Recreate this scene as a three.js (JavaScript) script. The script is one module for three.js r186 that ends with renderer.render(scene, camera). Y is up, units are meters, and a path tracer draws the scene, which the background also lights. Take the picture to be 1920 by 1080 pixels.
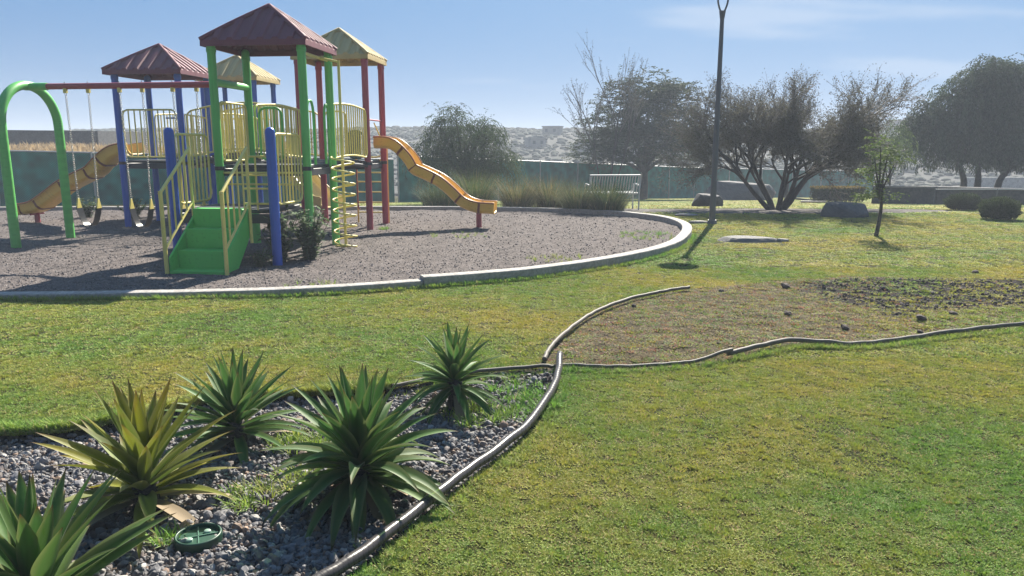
import * as THREE from 'three';
import { ImprovedNoise } from 'three/addons/math/ImprovedNoise.js';
import { mergeGeometries, toCreasedNormals } from 'three/addons/utils/BufferGeometryUtils.js';

// ------------------------------------------------------------------ camera, sky, sun, exposure
const scene = new THREE.Scene();
const camera = new THREE.PerspectiveCamera(42.2, 16 / 9, 0.05, 3000);   // y up, metres; "d" below is distance ahead, so z = -d
camera.position.set(0, 1.5, 0);
camera.rotation.x = -Math.atan(265 / 1400);
const renderer = new THREE.WebGLRenderer({ antialias: true });
renderer.toneMapping = THREE.LinearToneMapping;
renderer.toneMappingExposure = 3.2;
renderer.shadowMap.enabled = true;

const SUN_AZ = 19 * Math.PI / 180, SUN_EL = 39.5 * Math.PI / 180;
const sunDir = new THREE.Vector3(Math.sin(SUN_AZ) * Math.cos(SUN_EL), Math.sin(SUN_EL), -Math.cos(SUN_AZ) * Math.cos(SUN_EL));
const sun = new THREE.DirectionalLight(new THREE.Color().setRGB(1, 0.93, 0.8), 5.0);
sun.position.copy(sunDir).multiplyScalar(60).add(new THREE.Vector3(0, 0, -12));
sun.target.position.set(0, 0, -12);
sun.castShadow = true;
sun.shadow.mapSize.set(4096, 4096);
Object.assign(sun.shadow.camera, { left: -30, right: 30, top: 30, bottom: -30, near: 1, far: 160 });
scene.add(sun, sun.target);

const noise = new ImprovedNoise();
const n3 = (x, y, z = 0) => noise.noise(x, y, z);
const fbm = (x, y, z = 0, o = 4) => { let a = 0.5, s = 0; for (let i = 0; i < o; i++) { s += a * n3(x, y, z + i * 7.3); x *= 2.03; y *= 2.03; a *= 0.5; } return s; };
const clamp = (x, a = 0, b = 1) => Math.min(b, Math.max(a, x));
const lerp = (a, b, t) => a + (b - a) * t;
const sstep = (a, b, x) => { const t = clamp((x - a) / (b - a)); return t * t * (3 - 2 * t); };
function rng(seed) { let a = seed >>> 0; return () => { a = (a + 0x6D2B79F5) | 0; let t = Math.imul(a ^ (a >>> 15), 1 | a); t = (t + Math.imul(t ^ (t >>> 7), 61 | t)) ^ t; return ((t ^ (t >>> 14)) >>> 0) / 4294967296; }; }

{ // clear hazy sky with a few thin wisps, paler towards the horizon and around the sun
  const W = 2048, H = 1024, data = new Float32Array(W * H * 4);
  for (let j = 0; j < H; j++) {
    const el = ((j + 0.5) / H - 0.5) * Math.PI;
    for (let i = 0; i < W; i++) {
      const az = ((i + 0.5) / W - 0.5) * 2 * Math.PI;         // equirectangular: u = atan2(z, x) / 2pi + 0.5
      const x = Math.cos(az) * Math.cos(el), z = Math.sin(az) * Math.cos(el), y = Math.sin(el);
      const g = x * sunDir.x + y * sunDir.y + z * sunDir.z;    // cosine of the angle to the sun
      const h = clamp(y, 0, 1);
      const k = Math.exp(-h * 11.5);
      const f = 0.5 + 0.5 * g;                                  // deeper blue away from the sun
      const q = lerp(0.35, 1.0, f);                              // the horizon too is dimmer away from the sun
      let r = lerp(lerp(0.012, 0.10, f), 0.44 * q, k), gg = lerp(lerp(0.05, 0.27, f), 0.54 * q, k), b = lerp(lerp(0.15, 0.53, f), 0.68 * q, k);
      const glow = Math.pow(clamp((g + 1) / 2), 14), near = Math.pow(clamp(g), 60);
      r += glow * 0.22 + near * 0.9; gg += glow * 0.19 + near * 0.85; b += glow * 0.12 + near * 0.7;
      if (y > 0.01) { // wisps on a high layer
        const px = x / (y + 0.12), pz = z / (y + 0.12);
        const c = fbm(px * 0.55 + 3.1 + 0.35 * pz, pz * 1.9 + 1.7, 4.2, 5);
        const w = sstep(0.12, 0.42, c) * sstep(0.02, 0.12, y) * 0.34;
        r = lerp(r, 0.60, w); gg = lerp(gg, 0.64, w); b = lerp(b, 0.70, w);
      }
      if (y < 0) { const t = clamp(-y * 6); r = lerp(r, 0.20, t); gg = lerp(gg, 0.20, t); b = lerp(b, 0.17, t); }
      const o = (j * W + i) * 4, S = 0.45; data[o] = r * S; data[o + 1] = gg * S; data[o + 2] = b * S; data[o + 3] = 1;
    }
  }
  const t = new THREE.DataTexture(data, W, H, THREE.RGBAFormat, THREE.FloatType);
  t.mapping = THREE.EquirectangularReflectionMapping; t.magFilter = t.minFilter = THREE.LinearFilter; t.needsUpdate = true;
  scene.background = t; scene.environment = t;
}
scene.fog = new THREE.FogExp2(new THREE.Color().setRGB(0.80, 0.88, 1.0), 0.003);

// ------------------------------------------------------------------ small helpers
const V = (x, y, z) => new THREE.Vector3(x, y, z);
const taken = {};
function numbered(n) { const k = taken[n] = (taken[n] ?? -1) + 1; return k ? n + '_' + String(k).padStart(3, '0') : n; }
function shade(o) { o.traverse((m) => { if (m.isMesh) { m.castShadow = true; m.receiveShadow = true; } }); return o; }
function thing(name, label, category, x = 0, y = 0, z = 0, turn = 0, group) {
  const o = new THREE.Group(); o.name = numbered(name); o.position.set(x, y, z); o.rotation.y = turn;
  o.userData = { label, category }; if (group) o.userData.group = group; scene.add(o); return o;
}
function part(name, geo, mat, parent) { const m = new THREE.Mesh(geo, mat); m.name = name; m.castShadow = m.receiveShadow = true; parent.add(m); return m; }
function solo(name, geo, mat, label, category, kind, group) {
  const m = part(numbered(name), geo, mat, scene); m.userData = {}; if (label) m.userData.label = label; if (category) m.userData.category = category; if (kind) m.userData.kind = kind; if (group) m.userData.group = group; return m;
}
class MB { // collects triangles
  constructor() { this.p = []; this.c = []; this.i = []; this.t = []; }
  get n() { return this.p.length / 3; }
  v(x, y, z, c, u = 0, w = 0) { this.p.push(x, y, z); if (c) this.c.push(c[0], c[1], c[2]); this.t.push(u, w); return this.p.length / 3 - 1; }
  tri(a, b, c) { this.i.push(a, b, c); }
  quad(a, b, c, d) { this.i.push(a, b, c, a, c, d); }
  tube(pts, rad, sides = 6, c, cap = false) { // pts: Vector3[], rad: number or array
    const N = pts.length, T = V(), up = V(), B = V(), base = this.n;
    let prev = null;
    for (let k = 0; k < N; k++) {
      T.subVectors(pts[Math.min(N - 1, k + 1)], pts[Math.max(0, k - 1)]).normalize();
      if (!prev) { up.set(0, 1, 0); if (Math.abs(T.y) > 0.9) up.set(1, 0, 0); prev = V().crossVectors(T, up).normalize(); }
      else { prev.addScaledVector(T, -prev.dot(T)).normalize(); }
      B.crossVectors(T, prev);
      const r = Array.isArray(rad) ? rad[k] : rad;
      for (let s = 0; s < sides; s++) {
        const a = s / sides * Math.PI * 2, ca = Math.cos(a) * r, sa = Math.sin(a) * r;
        this.v(pts[k].x + prev.x * ca + B.x * sa, pts[k].y + prev.y * ca + B.y * sa, pts[k].z + prev.z * ca + B.z * sa, c, s / sides, k);
      }
    }
    for (let k = 0; k < N - 1; k++) for (let s = 0; s < sides; s++) {
      const a = base + k * sides + s, b = base + k * sides + (s + 1) % sides;
      this.quad(a, b, b + sides, a + sides);
    }
    if (cap) for (const [k, f] of [[0, 1], [N - 1, 0]]) {
      const c0 = this.v(pts[k].x, pts[k].y, pts[k].z, c);
      for (let s = 0; s < sides; s++) { const a = base + k * sides + s, b = base + k * sides + (s + 1) % sides; f ? this.tri(c0, b, a) : this.tri(c0, a, b); }
    }
    return this;
  }
  geo() {
    const g = new THREE.BufferGeometry();
    g.setAttribute('position', new THREE.Float32BufferAttribute(this.p, 3));
    g.setAttribute('uv', new THREE.Float32BufferAttribute(this.t, 2));
    if (this.c.length) g.setAttribute('color', new THREE.Float32BufferAttribute(this.c, 3));
    g.setIndex(this.i); g.computeVertexNormals(); return g;
  }
}
function curvePts(a, n, tension = 0.5) { return new THREE.CatmullRomCurve3(a.map((p) => p.isVector3 ? p : V(...p)), false, 'catmullrom', tension).getPoints(n); }
function tubeGeo(pts, r, sides = 10, cap = true) { return new MB().tube(pts, r, sides, null, cap).geo(); }
function box(w, h, d, x = 0, y = 0, z = 0, ry = 0) { const g = new THREE.BoxGeometry(w, h, d); if (ry) g.rotateY(ry); g.translate(x, y, z); return g; }
// box with chamfered edges, made by extrusion upwards
function chamferBox(w, h, d, b = 0.006) {
  const s = new THREE.Shape(); const x = w / 2 - b, z = d / 2 - b;
  s.moveTo(-x, -z); s.lineTo(x, -z); s.lineTo(x, z); s.lineTo(-x, z); s.closePath();
  const g = new THREE.ExtrudeGeometry(s, { depth: h - 2 * b, bevelEnabled: true, bevelThickness: b, bevelSize: b, bevelSegments: 1 });
  g.rotateX(-Math.PI / 2); g.translate(0, b, 0); return g;
}

// ------------------------------------------------------------------ procedural textures
function tex(size, fn, repeat = 1, srgb = true) {
  const data = new Uint8Array(size * size * 4);
  for (let y = 0; y < size; y++) for (let x = 0; x < size; x++) {
    const c = fn(x / size, y / size), o = (y * size + x) * 4;
    for (let k = 0; k < 3; k++) data[o + k] = clamp(Array.isArray(c) ? c[k] : c) * 255;
    data[o + 3] = 255;
  }
  const t = new THREE.DataTexture(data, size, size); t.wrapS = t.wrapT = THREE.RepeatWrapping; t.magFilter = THREE.LinearFilter; t.minFilter = THREE.LinearMipmapLinearFilter; t.generateMipmaps = true;
  t.repeat.set(repeat, repeat); if (srgb) t.colorSpace = THREE.SRGBColorSpace; t.needsUpdate = true; return t;
}
// tiling value noise, f cells per tile, about -1..1
const lattice = (() => { const r = rng(99), a = new Float32Array(65536); for (let i = 0; i < 65536; i++) a[i] = r() * 2 - 1; return a; })();
function tn(u, v, f, seed) {
  f = Math.max(1, Math.round(f)); const x = u * f, y = v * f, i = Math.floor(x), j = Math.floor(y), sx = x - i, sy = y - j, fx = sx * sx * (3 - 2 * sx), fy = sy * sy * (3 - 2 * sy);
  const at = (p, q) => lattice[((((p % f) + f) % f) * 251 + (((q % f) + f) % f) * 7919 + Math.round(seed * 131)) & 65535];
  return lerp(lerp(at(i, j), at(i + 1, j), fx), lerp(at(i, j + 1), at(i + 1, j + 1), fx), fy);
}
const grainTex = (seed, f1, f2, lo, hi, size = 512) => tex(size, (u, v) => { const n = 0.5 + 0.22 * tn(u, v, f1, seed) + 0.2 * tn(u, v, f1 * 2.7, seed + 1) + 0.4 * tn(u, v, f2, seed + 3) + 0.3 * tn(u, v, f2 * 2.2, seed + 5); return lerp(lo, hi, clamp(n)); }, 1);
const soilMap = grainTex(3, 14, 60, 0.55, 1.0);
const sandMap = grainTex(8, 9, 70, 0.66, 1.0);
const sandBump = tex(512, (u, v) => 0.5 + 0.35 * tn(u, v, 40, 5) + 0.3 * tn(u, v, 110, 6), 1, false);
const concMap = grainTex(12, 6, 45, 0.8, 1.0);
const concBump = tex(512, (u, v) => 0.5 + 0.3 * tn(u, v, 60, 15) + 0.3 * tn(u, v, 120, 16), 1, false);
const wearMap = tex(512, (u, v) => { const a = tn(u, v, 5, 31), b = tn(u, v, 38, 32); const s = clamp(1 - 0.06 * clamp(a + 0.3) - 0.07 * sstep(0.45, 0.9, b)); return [s, s, s]; });
const wearRough = tex(512, (u, v) => { const a = 0.62 + 0.25 * tn(u, v, 9, 41) + 0.12 * tn(u, v, 50, 42); return a; }, 1, false);
const fabricMap = tex(256, (u, v) => { const k = 16, a = Math.abs(((u * k + v * k) % 1) - 0.5), b = Math.abs(((u * k - v * k + 64) % 1) - 0.5); const w = Math.max(sstep(0.36, 0.48, a), sstep(0.36, 0.48, b)); const n = 1 + 0.25 * tn(u, v, 6, 51); return [lerp(0.02, 0.16, w) * n, lerp(0.42, 0.60, w) * n, lerp(0.38, 0.52, w) * n]; });
const brickWallMap = grainTex(61, 5, 30, 0.7, 1.0);

const ALBEDO = 0.70;                                        // brings the colours below, picked by eye, to real-world base colours
const paint = (r, g, b, rough = 0.5, extra = {}) => new THREE.MeshPhysicalMaterial({ name: 'paint', color: new THREE.Color().setRGB(r * ALBEDO, g * ALBEDO, b * ALBEDO), roughness: rough, map: wearMap, ...extra });
const M = {
  green: paint(0.14, 0.62, 0.12, 0.45), blue: paint(0.02, 0.12, 0.60, 0.4), red: paint(0.50, 0.06, 0.10, 0.45), yellow: paint(0.95, 0.80, 0.22, 0.45),
  roofRed: paint(0.22, 0.042, 0.075, 0.7), roofYellow: paint(0.66, 0.50, 0.20, 0.7), slide: paint(1.05, 0.66, 0.13, 0.38), slideBand: paint(0.28, 0.075, 0.03, 0.45), slidePale: paint(0.80, 0.62, 0.24, 0.35),
  beam: paint(0.45, 0.06, 0.07, 0.5), deck: paint(0.035, 0.04, 0.055, 0.5), stair: paint(0.11, 0.66, 0.11, 0.5), panel: paint(0.02, 0.09, 0.075, 0.5),
  rubber: new THREE.MeshPhysicalMaterial({ color: new THREE.Color().setRGB(0.02, 0.02, 0.022), roughness: 0.32 }),
  chain: new THREE.MeshStandardMaterial({ color: new THREE.Color().setRGB(0.45, 0.45, 0.43), roughness: 0.4, metalness: 0.9 }),
  steel: new THREE.MeshStandardMaterial({ color: new THREE.Color().setRGB(0.55, 0.56, 0.57), roughness: 0.45, metalness: 0.6 }),
  pole: new THREE.MeshStandardMaterial({ color: new THREE.Color().setRGB(0.13, 0.14, 0.16), roughness: 0.5, metalness: 0.3 }),
  white: paint(0.72, 0.74, 0.75, 0.5),
  conc: new THREE.MeshStandardMaterial({ color: new THREE.Color().setRGB(0.47, 0.44, 0.41), roughness: 0.9, map: concMap, bumpMap: concBump, bumpScale: 0.003 }),
  sand: new THREE.MeshPhysicalMaterial({ color: new THREE.Color().setRGB(0.21, 0.18, 0.172), roughness: 1, specularIntensity: 0.25, map: sandMap, bumpMap: sandBump, bumpScale: 0.012 }),
  ground: new THREE.MeshPhysicalMaterial({ roughness: 1, specularIntensity: 0.15, vertexColors: true, map: soilMap, bumpMap: sandBump, bumpScale: 0.008 }),
  hose: new THREE.MeshPhysicalMaterial({ color: new THREE.Color().setRGB(0.07, 0.064, 0.064), specularIntensity: 0.5, roughness: 0.5, map: wearMap, roughnessMap: wearRough }),
  hoseGrey: new THREE.MeshPhysicalMaterial({ color: new THREE.Color().setRGB(0.14, 0.125, 0.11), specularIntensity: 0.4, roughness: 0.6, map: wearMap }),
  fabric: new THREE.MeshStandardMaterial({ color: 0xffffff, roughness: 0.8, map: fabricMap }),
  wallGrey: new THREE.MeshStandardMaterial({ color: new THREE.Color().setRGB(0.12, 0.125, 0.135), roughness: 0.9, map: brickWallMap }),
  wallDark: new THREE.MeshStandardMaterial({ color: new THREE.Color().setRGB(0.10, 0.10, 0.10), roughness: 0.9, map: brickWallMap }),
  pale: new THREE.MeshStandardMaterial({ color: new THREE.Color().setRGB(0.62, 0.62, 0.60), roughness: 0.8, map: brickWallMap }),
  terracotta: new THREE.MeshStandardMaterial({ color: new THREE.Color().setRGB(0.30, 0.13, 0.09), roughness: 0.9, map: brickWallMap }),
  glassDark: new THREE.MeshStandardMaterial({ color: new THREE.Color().setRGB(0.03, 0.035, 0.04), roughness: 0.15 }),
  rock: new THREE.MeshStandardMaterial({ color: new THREE.Color().setRGB(0.15, 0.15, 0.155), roughness: 0.9, map: concMap, bumpMap: concBump, bumpScale: 0.01 }),
  slab: new THREE.MeshStandardMaterial({ color: new THREE.Color().setRGB(0.30, 0.29, 0.28), roughness: 0.9, map: concMap, bumpMap: concBump, bumpScale: 0.01 }),
  bark: new THREE.MeshStandardMaterial({ color: new THREE.Color().setRGB(0.12, 0.105, 0.095), roughness: 0.95, map: soilMap }),
  twig: new THREE.MeshStandardMaterial({ color: new THREE.Color().setRGB(0.24, 0.215, 0.20), roughness: 0.9 }),
  leaf: new THREE.MeshPhysicalMaterial({ vertexColors: true, roughness: 0.9, transmission: 0.35, thickness: 0, side: THREE.DoubleSide, specularIntensity: 0.3 }),
  agave: new THREE.MeshPhysicalMaterial({ vertexColors: true, roughness: 0.6, transmission: 0.52, thickness: 0, side: THREE.DoubleSide, specularIntensity: 0.28 }),
  blade: new THREE.MeshPhysicalMaterial({ color: 0xffffff, roughness: 0.85, transmission: 0.42, thickness: 0, side: THREE.DoubleSide, specularIntensity: 0.35 }),
  stone: new THREE.MeshStandardMaterial({ color: 0xffffff, roughness: 0.75 }),
  clod: new THREE.MeshStandardMaterial({ color: 0xffffff, roughness: 0.97 }),
  valve: new THREE.MeshPhysicalMaterial({ color: new THREE.Color().setRGB(0.012, 0.075, 0.042), roughness: 0.45, map: wearMap }),
  hill: new THREE.MeshStandardMaterial({ vertexColors: true, roughness: 1, map: soilMap }),
  dead: new THREE.MeshPhysicalMaterial({ vertexColors: true, roughness: 0.8, side: THREE.DoubleSide }),
};

for (const m of Object.values(M)) if (m.name !== 'paint') m.color.multiplyScalar(ALBEDO);
M.blade.color.multiplyScalar(1.25);

// ------------------------------------------------------------------ layout of the ground (x, d)
function polyDist(poly, x, d) { // signed distance, negative inside
  let best = 1e9, inside = false;
  for (let i = 0, j = poly.length - 1; i < poly.length; j = i++) {
    const [ax, ad] = poly[i], [bx, bd] = poly[j], ex = bx - ax, ed = bd - ad;
    const t = clamp(((x - ax) * ex + (d - ad) * ed) / (ex * ex + ed * ed));
    const q = (x - ax - ex * t) ** 2 + (d - ad - ed * t) ** 2; if (q < best) best = q;
    if ((ad > d) !== (bd > d) && x < (bx - ax) * (d - ad) / (bd - ad) + ax) inside = !inside;
  }
  return inside ? -Math.sqrt(best) : Math.sqrt(best);
}
const smooth = (a, n) => curvePts(a.map(([x, d]) => [x, 0, d]), n).map((p) => [p.x, p.z]);
// outer foot of the kerb: near left part, then the right-hand sweep and the far side
const kerbLeft = smooth([[-17, 7.25], [-12, 7.25], [-8, 7.26], [-6.15, 7.27], [-5.11, 7.29], [-4.06, 7.32], [-3.01, 7.38], [-1.98, 7.54], [-0.96, 7.90]], 60);
const kerbRight = smooth([[-0.945, 7.905], [-0.36, 8.16], [0.25, 8.50], [0.92, 9.03], [1.55, 9.66], [2.08, 10.33], [2.52, 11.11], [2.86, 12.01], [3.12, 12.9], [3.28, 13.75], [3.29, 14.62], [3.1, 15.48], [2.75, 16.07], [2.31, 16.58], [1.12, 17.36], [-0.13, 17.9], [-2, 18.3], [-5, 18.4], [-9, 18.3], [-12.5, 18.0], [-17, 17.6]], 150);
const sandPoly = [...kerbLeft, ...kerbRight];
const hoseA = [[0.335, 5.05], [0.30, 4.69], [0.25, 4.39], [0.17, 4.07], [0.07, 3.74], [-0.08, 3.43], [-0.22, 3.17], [-0.34, 2.92], [-0.46, 2.67], [-0.56, 2.47], [-0.66, 2.32], [-0.79, 2.17], [-1.0, 1.9]];
const bedPoly = [...smooth(hoseA, 40), [-1.2, 1.2], [-5, 1.2], [-5, 3.72], [-3.28, 3.74], [-2.71, 3.74], [-2.42, 3.77], [-2.13, 3.94], [-1.94, 4.11], [-1.74, 4.3], [-1.3, 4.34], [-1.05, 4.39], [-0.76, 4.5], [-0.39, 4.74], [-0.05, 4.87], [0.23, 4.96]];
const hoseB = [[-0.76, 4.5], [-0.39, 4.74], [-0.05, 4.87], [0.35, 4.96], [0.69, 4.92], [1.0, 4.97], [1.27, 5.04], [1.58, 5.18]];
const hoseC = [[1.55, 5.18], [1.85, 5.34], [2.11, 5.5], [2.32, 5.52], [2.6, 5.5], [2.99, 5.63], [3.41, 5.79], [3.84, 5.93], [4.53, 6.17], [6, 6.7]];
const hoseD = [[0.225, 5.03], [0.28, 5.32], [0.43, 5.81], [0.72, 6.51], [1.15, 7.14], [1.53, 7.49], [1.88, 7.77]];
const soilPoly = [...smooth(hoseD, 24), [2.47, 8.08], [3.14, 8.31], [3.99, 8.6], [4.92, 8.6], [6.13, 8.45], [9, 8.3], [9, 7.3], ...smooth([...hoseB.slice(3), ...hoseC.slice(1)], 40).reverse()];
const darkPoly = [[3.2, 8.2], [4.11, 8.55], [5.86, 8.42], [8.5, 8.2], [8.5, 7.5], [4.9, 6.97], [3.95, 6.85], [3.49, 6.62], [3.1, 7.35]];
function drop(d) { if (d <= 17) return 0; const t = Math.min(d, 62) - 17; return 0.058 * (t * t / (t + 2)); }
function baseY(x, d) {
  let y = -drop(d);
  const m = sstep(23.5, 31, d + 0.25 * (x + 16)) * (1 - sstep(48, 80, d)) * sstep(-12.5, -17, x); // bank beyond the fence on the left
  y += m * (1.2 + drop(d) + 0.15 * n3(x * 0.4, d * 0.4));
  if (d > 62) y -= 3.0 * sstep(62, 100, d);
  return y;
}
function gy(x, d) { // ground as walked on
  let y = baseY(x, d);
  if (d < 20 && d > 0) y += 0.012 * n3(x * 0.9, d * 0.9, 2) * sstep(0.5, 3, d);
  if (d < 20 && x > -18 && x < 10) {
    if (d > 6.9) { const s = polyDist(sandPoly, x, d); y -= 0.07 * sstep(-0.02, -0.12, s); }
    if (d < 5.3 && x < 0.6) { const s = polyDist(bedPoly, x, d); y -= 0.05 * sstep(0.0, -0.05, s) * (1 - 0.5 * sstep(4.4, 4.9, d)); }
    if (d > 4.8 && d < 8.8 && x > 0) { const s = polyDist(soilPoly, x, d); if (s < 0.1) { const w = sstep(0.08, -0.15, s); y += w * (0.02 * n3(x * 3.3, d * 3.3, 9) + 0.014 * n3(x * 9, d * 9, 4)); const k = sstep(0.15, -0.2, polyDist(darkPoly, x, d)); y += k * 0.03 * n3(x * 5, d * 7, 14); } }
  }
  return y;
}
const sandY = (x, d) => baseY(x, d) + 0.012 + 0.022 * n3(x * 1.6, d * 1.6, 1) + 0.012 * n3(x * 5.2, d * 5.2, 3) + 0.006 * n3(x * 12, d * 12, 5);
const G = (x, d, up = 0) => V(x, gy(x, d) + up, -d);

{ // one sheet of ground out to the far distance
  const xs = [], ds = [];
  for (let x = -6.4; x <= 7.2; x += 0.05) xs.push(x);
  for (let s = 0.06, x = 7.2; x < 700; s *= 1.10) { x += s; xs.push(x); }
  for (let s = 0.06, x = -6.4; x > -700; s *= 1.10) { x -= s; xs.unshift(x); }
  for (let d = 0.8; d <= 9.2; d += 0.045) ds.push(d);
  for (let s = 0.05, d = 9.2; d < 620; s *= 1.055) { d += s; ds.push(d); }
  for (let s = 0.1, d = 0.8; d > -60; s *= 1.3) { d -= s; ds.unshift(d); }
  const b = new MB();
  for (const d of ds) for (const x of xs) {
    let c = [0.075, 0.080, 0.022];
    const p = fbm(x * 0.7, d * 0.7, 8); c = c.map((v, i) => v * (1 + 0.5 * p) + (i === 0 ? 0.02 : 0) * p);
    if (d < 6 && x < 0.7 && polyDist(bedPoly, x, d) < 0) c = [0.085, 0.075, 0.07];
    else if (d > 4.8 && d < 8.9 && x > 0) {
      const s = polyDist(soilPoly, x, d) + 0.06 * n3(x * 4, d * 4);
      if (s < 0.04) { const k = sstep(0.2, -0.15, polyDist(darkPoly, x, d) + 0.3 * n3(x * 3, d * 5, 6)); c = [lerp(0.14, 0.05, k), lerp(0.112, 0.042, k), lerp(0.066, 0.040, k)]; }
    }
    if (d > 16.4 && d < 23) { // grey gravel ground round the multi-stemmed tree
      const s = Math.hypot((x - 6.3) / 4.6, (d - 18.3) / 1.3) + 0.15 * n3(x, d * 2, 3); const w = sstep(1.05, 0.92, s); c = [lerp(c[0], 0.27, w), lerp(c[1], 0.25, w), lerp(c[2], 0.24, w)];
    }
    if (d > 24 && x < -11) { const w = sstep(-12, -15, x) * sstep(23.5, 25.5, d + 0.25 * (x + 16)); c = [lerp(c[0], 0.36, w), lerp(c[1], 0.27, w), lerp(c[2], 0.15, w)]; }
    if (d > 46) { const w = sstep(46, 60, d); c = [lerp(c[0], 0.24, w), lerp(c[1], 0.20, w), lerp(c[2], 0.14, w)]; }
    b.v(x, gy(x, d), -d, c, x * 1.1, d * 1.1);
  }
  const nx = xs.length;
  for (let j = 0; j < ds.length - 1; j++) for (let i = 0; i < nx - 1; i++) { const a = j * nx + i; b.quad(a, a + 1, a + nx + 1, a + nx); }
  solo('ground', b.geo(), M.ground, 'lawn ground of the park reaching to the far fence', null, 'structure');
}
{ // playground surface
  const b = new MB(), st = 0.05, x0 = -16.8, nx = Math.round((3.4 - x0) / st), d0 = 7.2, nd = Math.round((18.45 - d0) / st), id = new Int32Array((nx + 1) * (nd + 1)).fill(-1);
  const ok = (i, j) => polyDist(sandPoly, x0 + i * st, d0 + j * st) < -0.05;
  for (let j = 0; j <= nd; j++) for (let i = 0; i <= nx; i++) if (ok(i, j)) { const x = x0 + i * st, d = d0 + j * st; id[j * (nx + 1) + i] = b.v(x, sandY(x, d), -d, null, x * 0.9, d * 0.9); }
  for (let j = 0; j < nd; j++) for (let i = 0; i < nx; i++) { const a = id[j * (nx + 1) + i], c = id[j * (nx + 1) + i + 1], e = id[(j + 1) * (nx + 1) + i + 1], f = id[(j + 1) * (nx + 1) + i]; if (a >= 0 && c >= 0 && e >= 0 && f >= 0) b.quad(a, c, e, f); }
  solo('play_area_ground', b.geo(), M.sand, 'grey brown crushed stone surface of the playground', null, 'structure');
}
// kerb: swept section with rounded edges
function kerb(path, h0, h1, w, name, label) {
  const b = new MB(), N = path.length;
  const prof = (h) => [[0, -0.08], [0, h - 0.014], [0.005, h - 0.004], [0.016, h], [w - 0.016, h], [w - 0.005, h - 0.004], [w, h - 0.014], [w, -0.08]];
  let run = 0;
  for (let k = 0; k < N; k++) {
    const a = path[Math.max(0, k - 1)], c = path[Math.min(N - 1, k + 1)], L = Math.hypot(c[0] - a[0], c[1] - a[1]);
    const nx = -(c[1] - a[1]) / L, nd = (c[0] - a[0]) / L;      // inwards, to the left of travel
    if (k) run += Math.hypot(path[k][0] - path[k - 1][0], path[k][1] - path[k - 1][1]);
    const h = lerp(h0, h1, k / (N - 1)) + 0.004 * n3(run * 1.3, 3);
    prof(h).forEach(([o, y], q) => b.v(path[k][0] + nx * o, baseY(path[k][0], path[k][1]) + y, -(path[k][1] + nd * o), null, run, o + (q < 4 ? y : q > 4 ? 0.4 - y : 0)));
  }
  for (let k = 0; k < N - 1; k++) for (let q = 0; q < 7; q++) { const a = k * 8 + q; b.quad(a, a + 8, a + 9, a + 1); }
  for (const k of [0, N - 1]) for (let q = 1; q < 7; q++) b.tri(k * 8, k * 8 + q, k * 8 + q + 1);
  const g = b.geo().toNonIndexed(); g.computeVertexNormals();
  return solo(name, g, M.conc, label, 'kerb', null, 'kerb round the playground');
}
kerb(kerbLeft, 0.025, 0.085, 0.16, 'concrete_kerb', 'low worn concrete kerb sunk in the lawn in front of the play tower');
kerb(kerbRight, 0.125, 0.10, 0.17, 'concrete_kerb', 'raised curving concrete kerb sweeping round the right end of the playground');
// ------------------------------------------------------------------ the play structure (own axes: u to the right, v away, both in metres)
const PA = 6.0 * Math.PI / 180, PO = [-2.855, 10.53];
const P3 = (u, v, y = 0) => V(PO[0] + u * Math.cos(PA) + v * Math.sin(PA), y, -(PO[1] - u * Math.sin(PA) + v * Math.cos(PA)));
// a group placed in the play structure's axes: inside it x = u, z = -v
function playThing(name, label, cat, u, v, group) { const p = P3(u, v); const t = thing(name, label, cat, p.x, 0, p.z, 0, group); t.rotation.y = -PA; return t; }
const SU = 1.22, AU = 1.28, SV = 1.05, DECK = 1.25, SINK = -0.12;
const cylUnit = new THREE.CylinderGeometry(1, 1, 1, 12);
const barUnit = new THREE.CylinderGeometry(1, 1, 1, 8);
function bar(name, a, b, r, mat, parent, geo = barUnit) { // straight bar between two points
  const m = part(name, geo, mat, parent), d = V().subVectors(b, a), L = d.length();
  m.position.copy(a).addScaledVector(d, 0.5); m.quaternion.setFromUnitVectors(V(0, 1, 0), d.normalize()); m.scale.set(r, L, r); return m;
}
const postGeos = {};
function post(h, mat, x, z, parent, r = 0.058) { // round post with a domed cap, foot set in the ground
  const key = h + '|' + r; const g = postGeos[key] ??= new THREE.LatheGeometry([[r, SINK], [r, h - r], [r * 0.92, h - r * 0.55], [r * 0.7, h - r * 0.25], [r * 0.38, h - r * 0.06], [0.0001, h]].map(([a, b]) => new THREE.Vector2(a, b)), 20);
  const m = part('post', g, mat, parent); m.position.set(x, 0, z); return m;
}
function clamps(x, z, y, mat, parent) { const m = part('clamp', clampGeo, mat, parent); m.position.set(x, y, z); return m; }
const clampGeo = new THREE.CylinderGeometry(0.066, 0.066, 0.055, 16);
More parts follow.
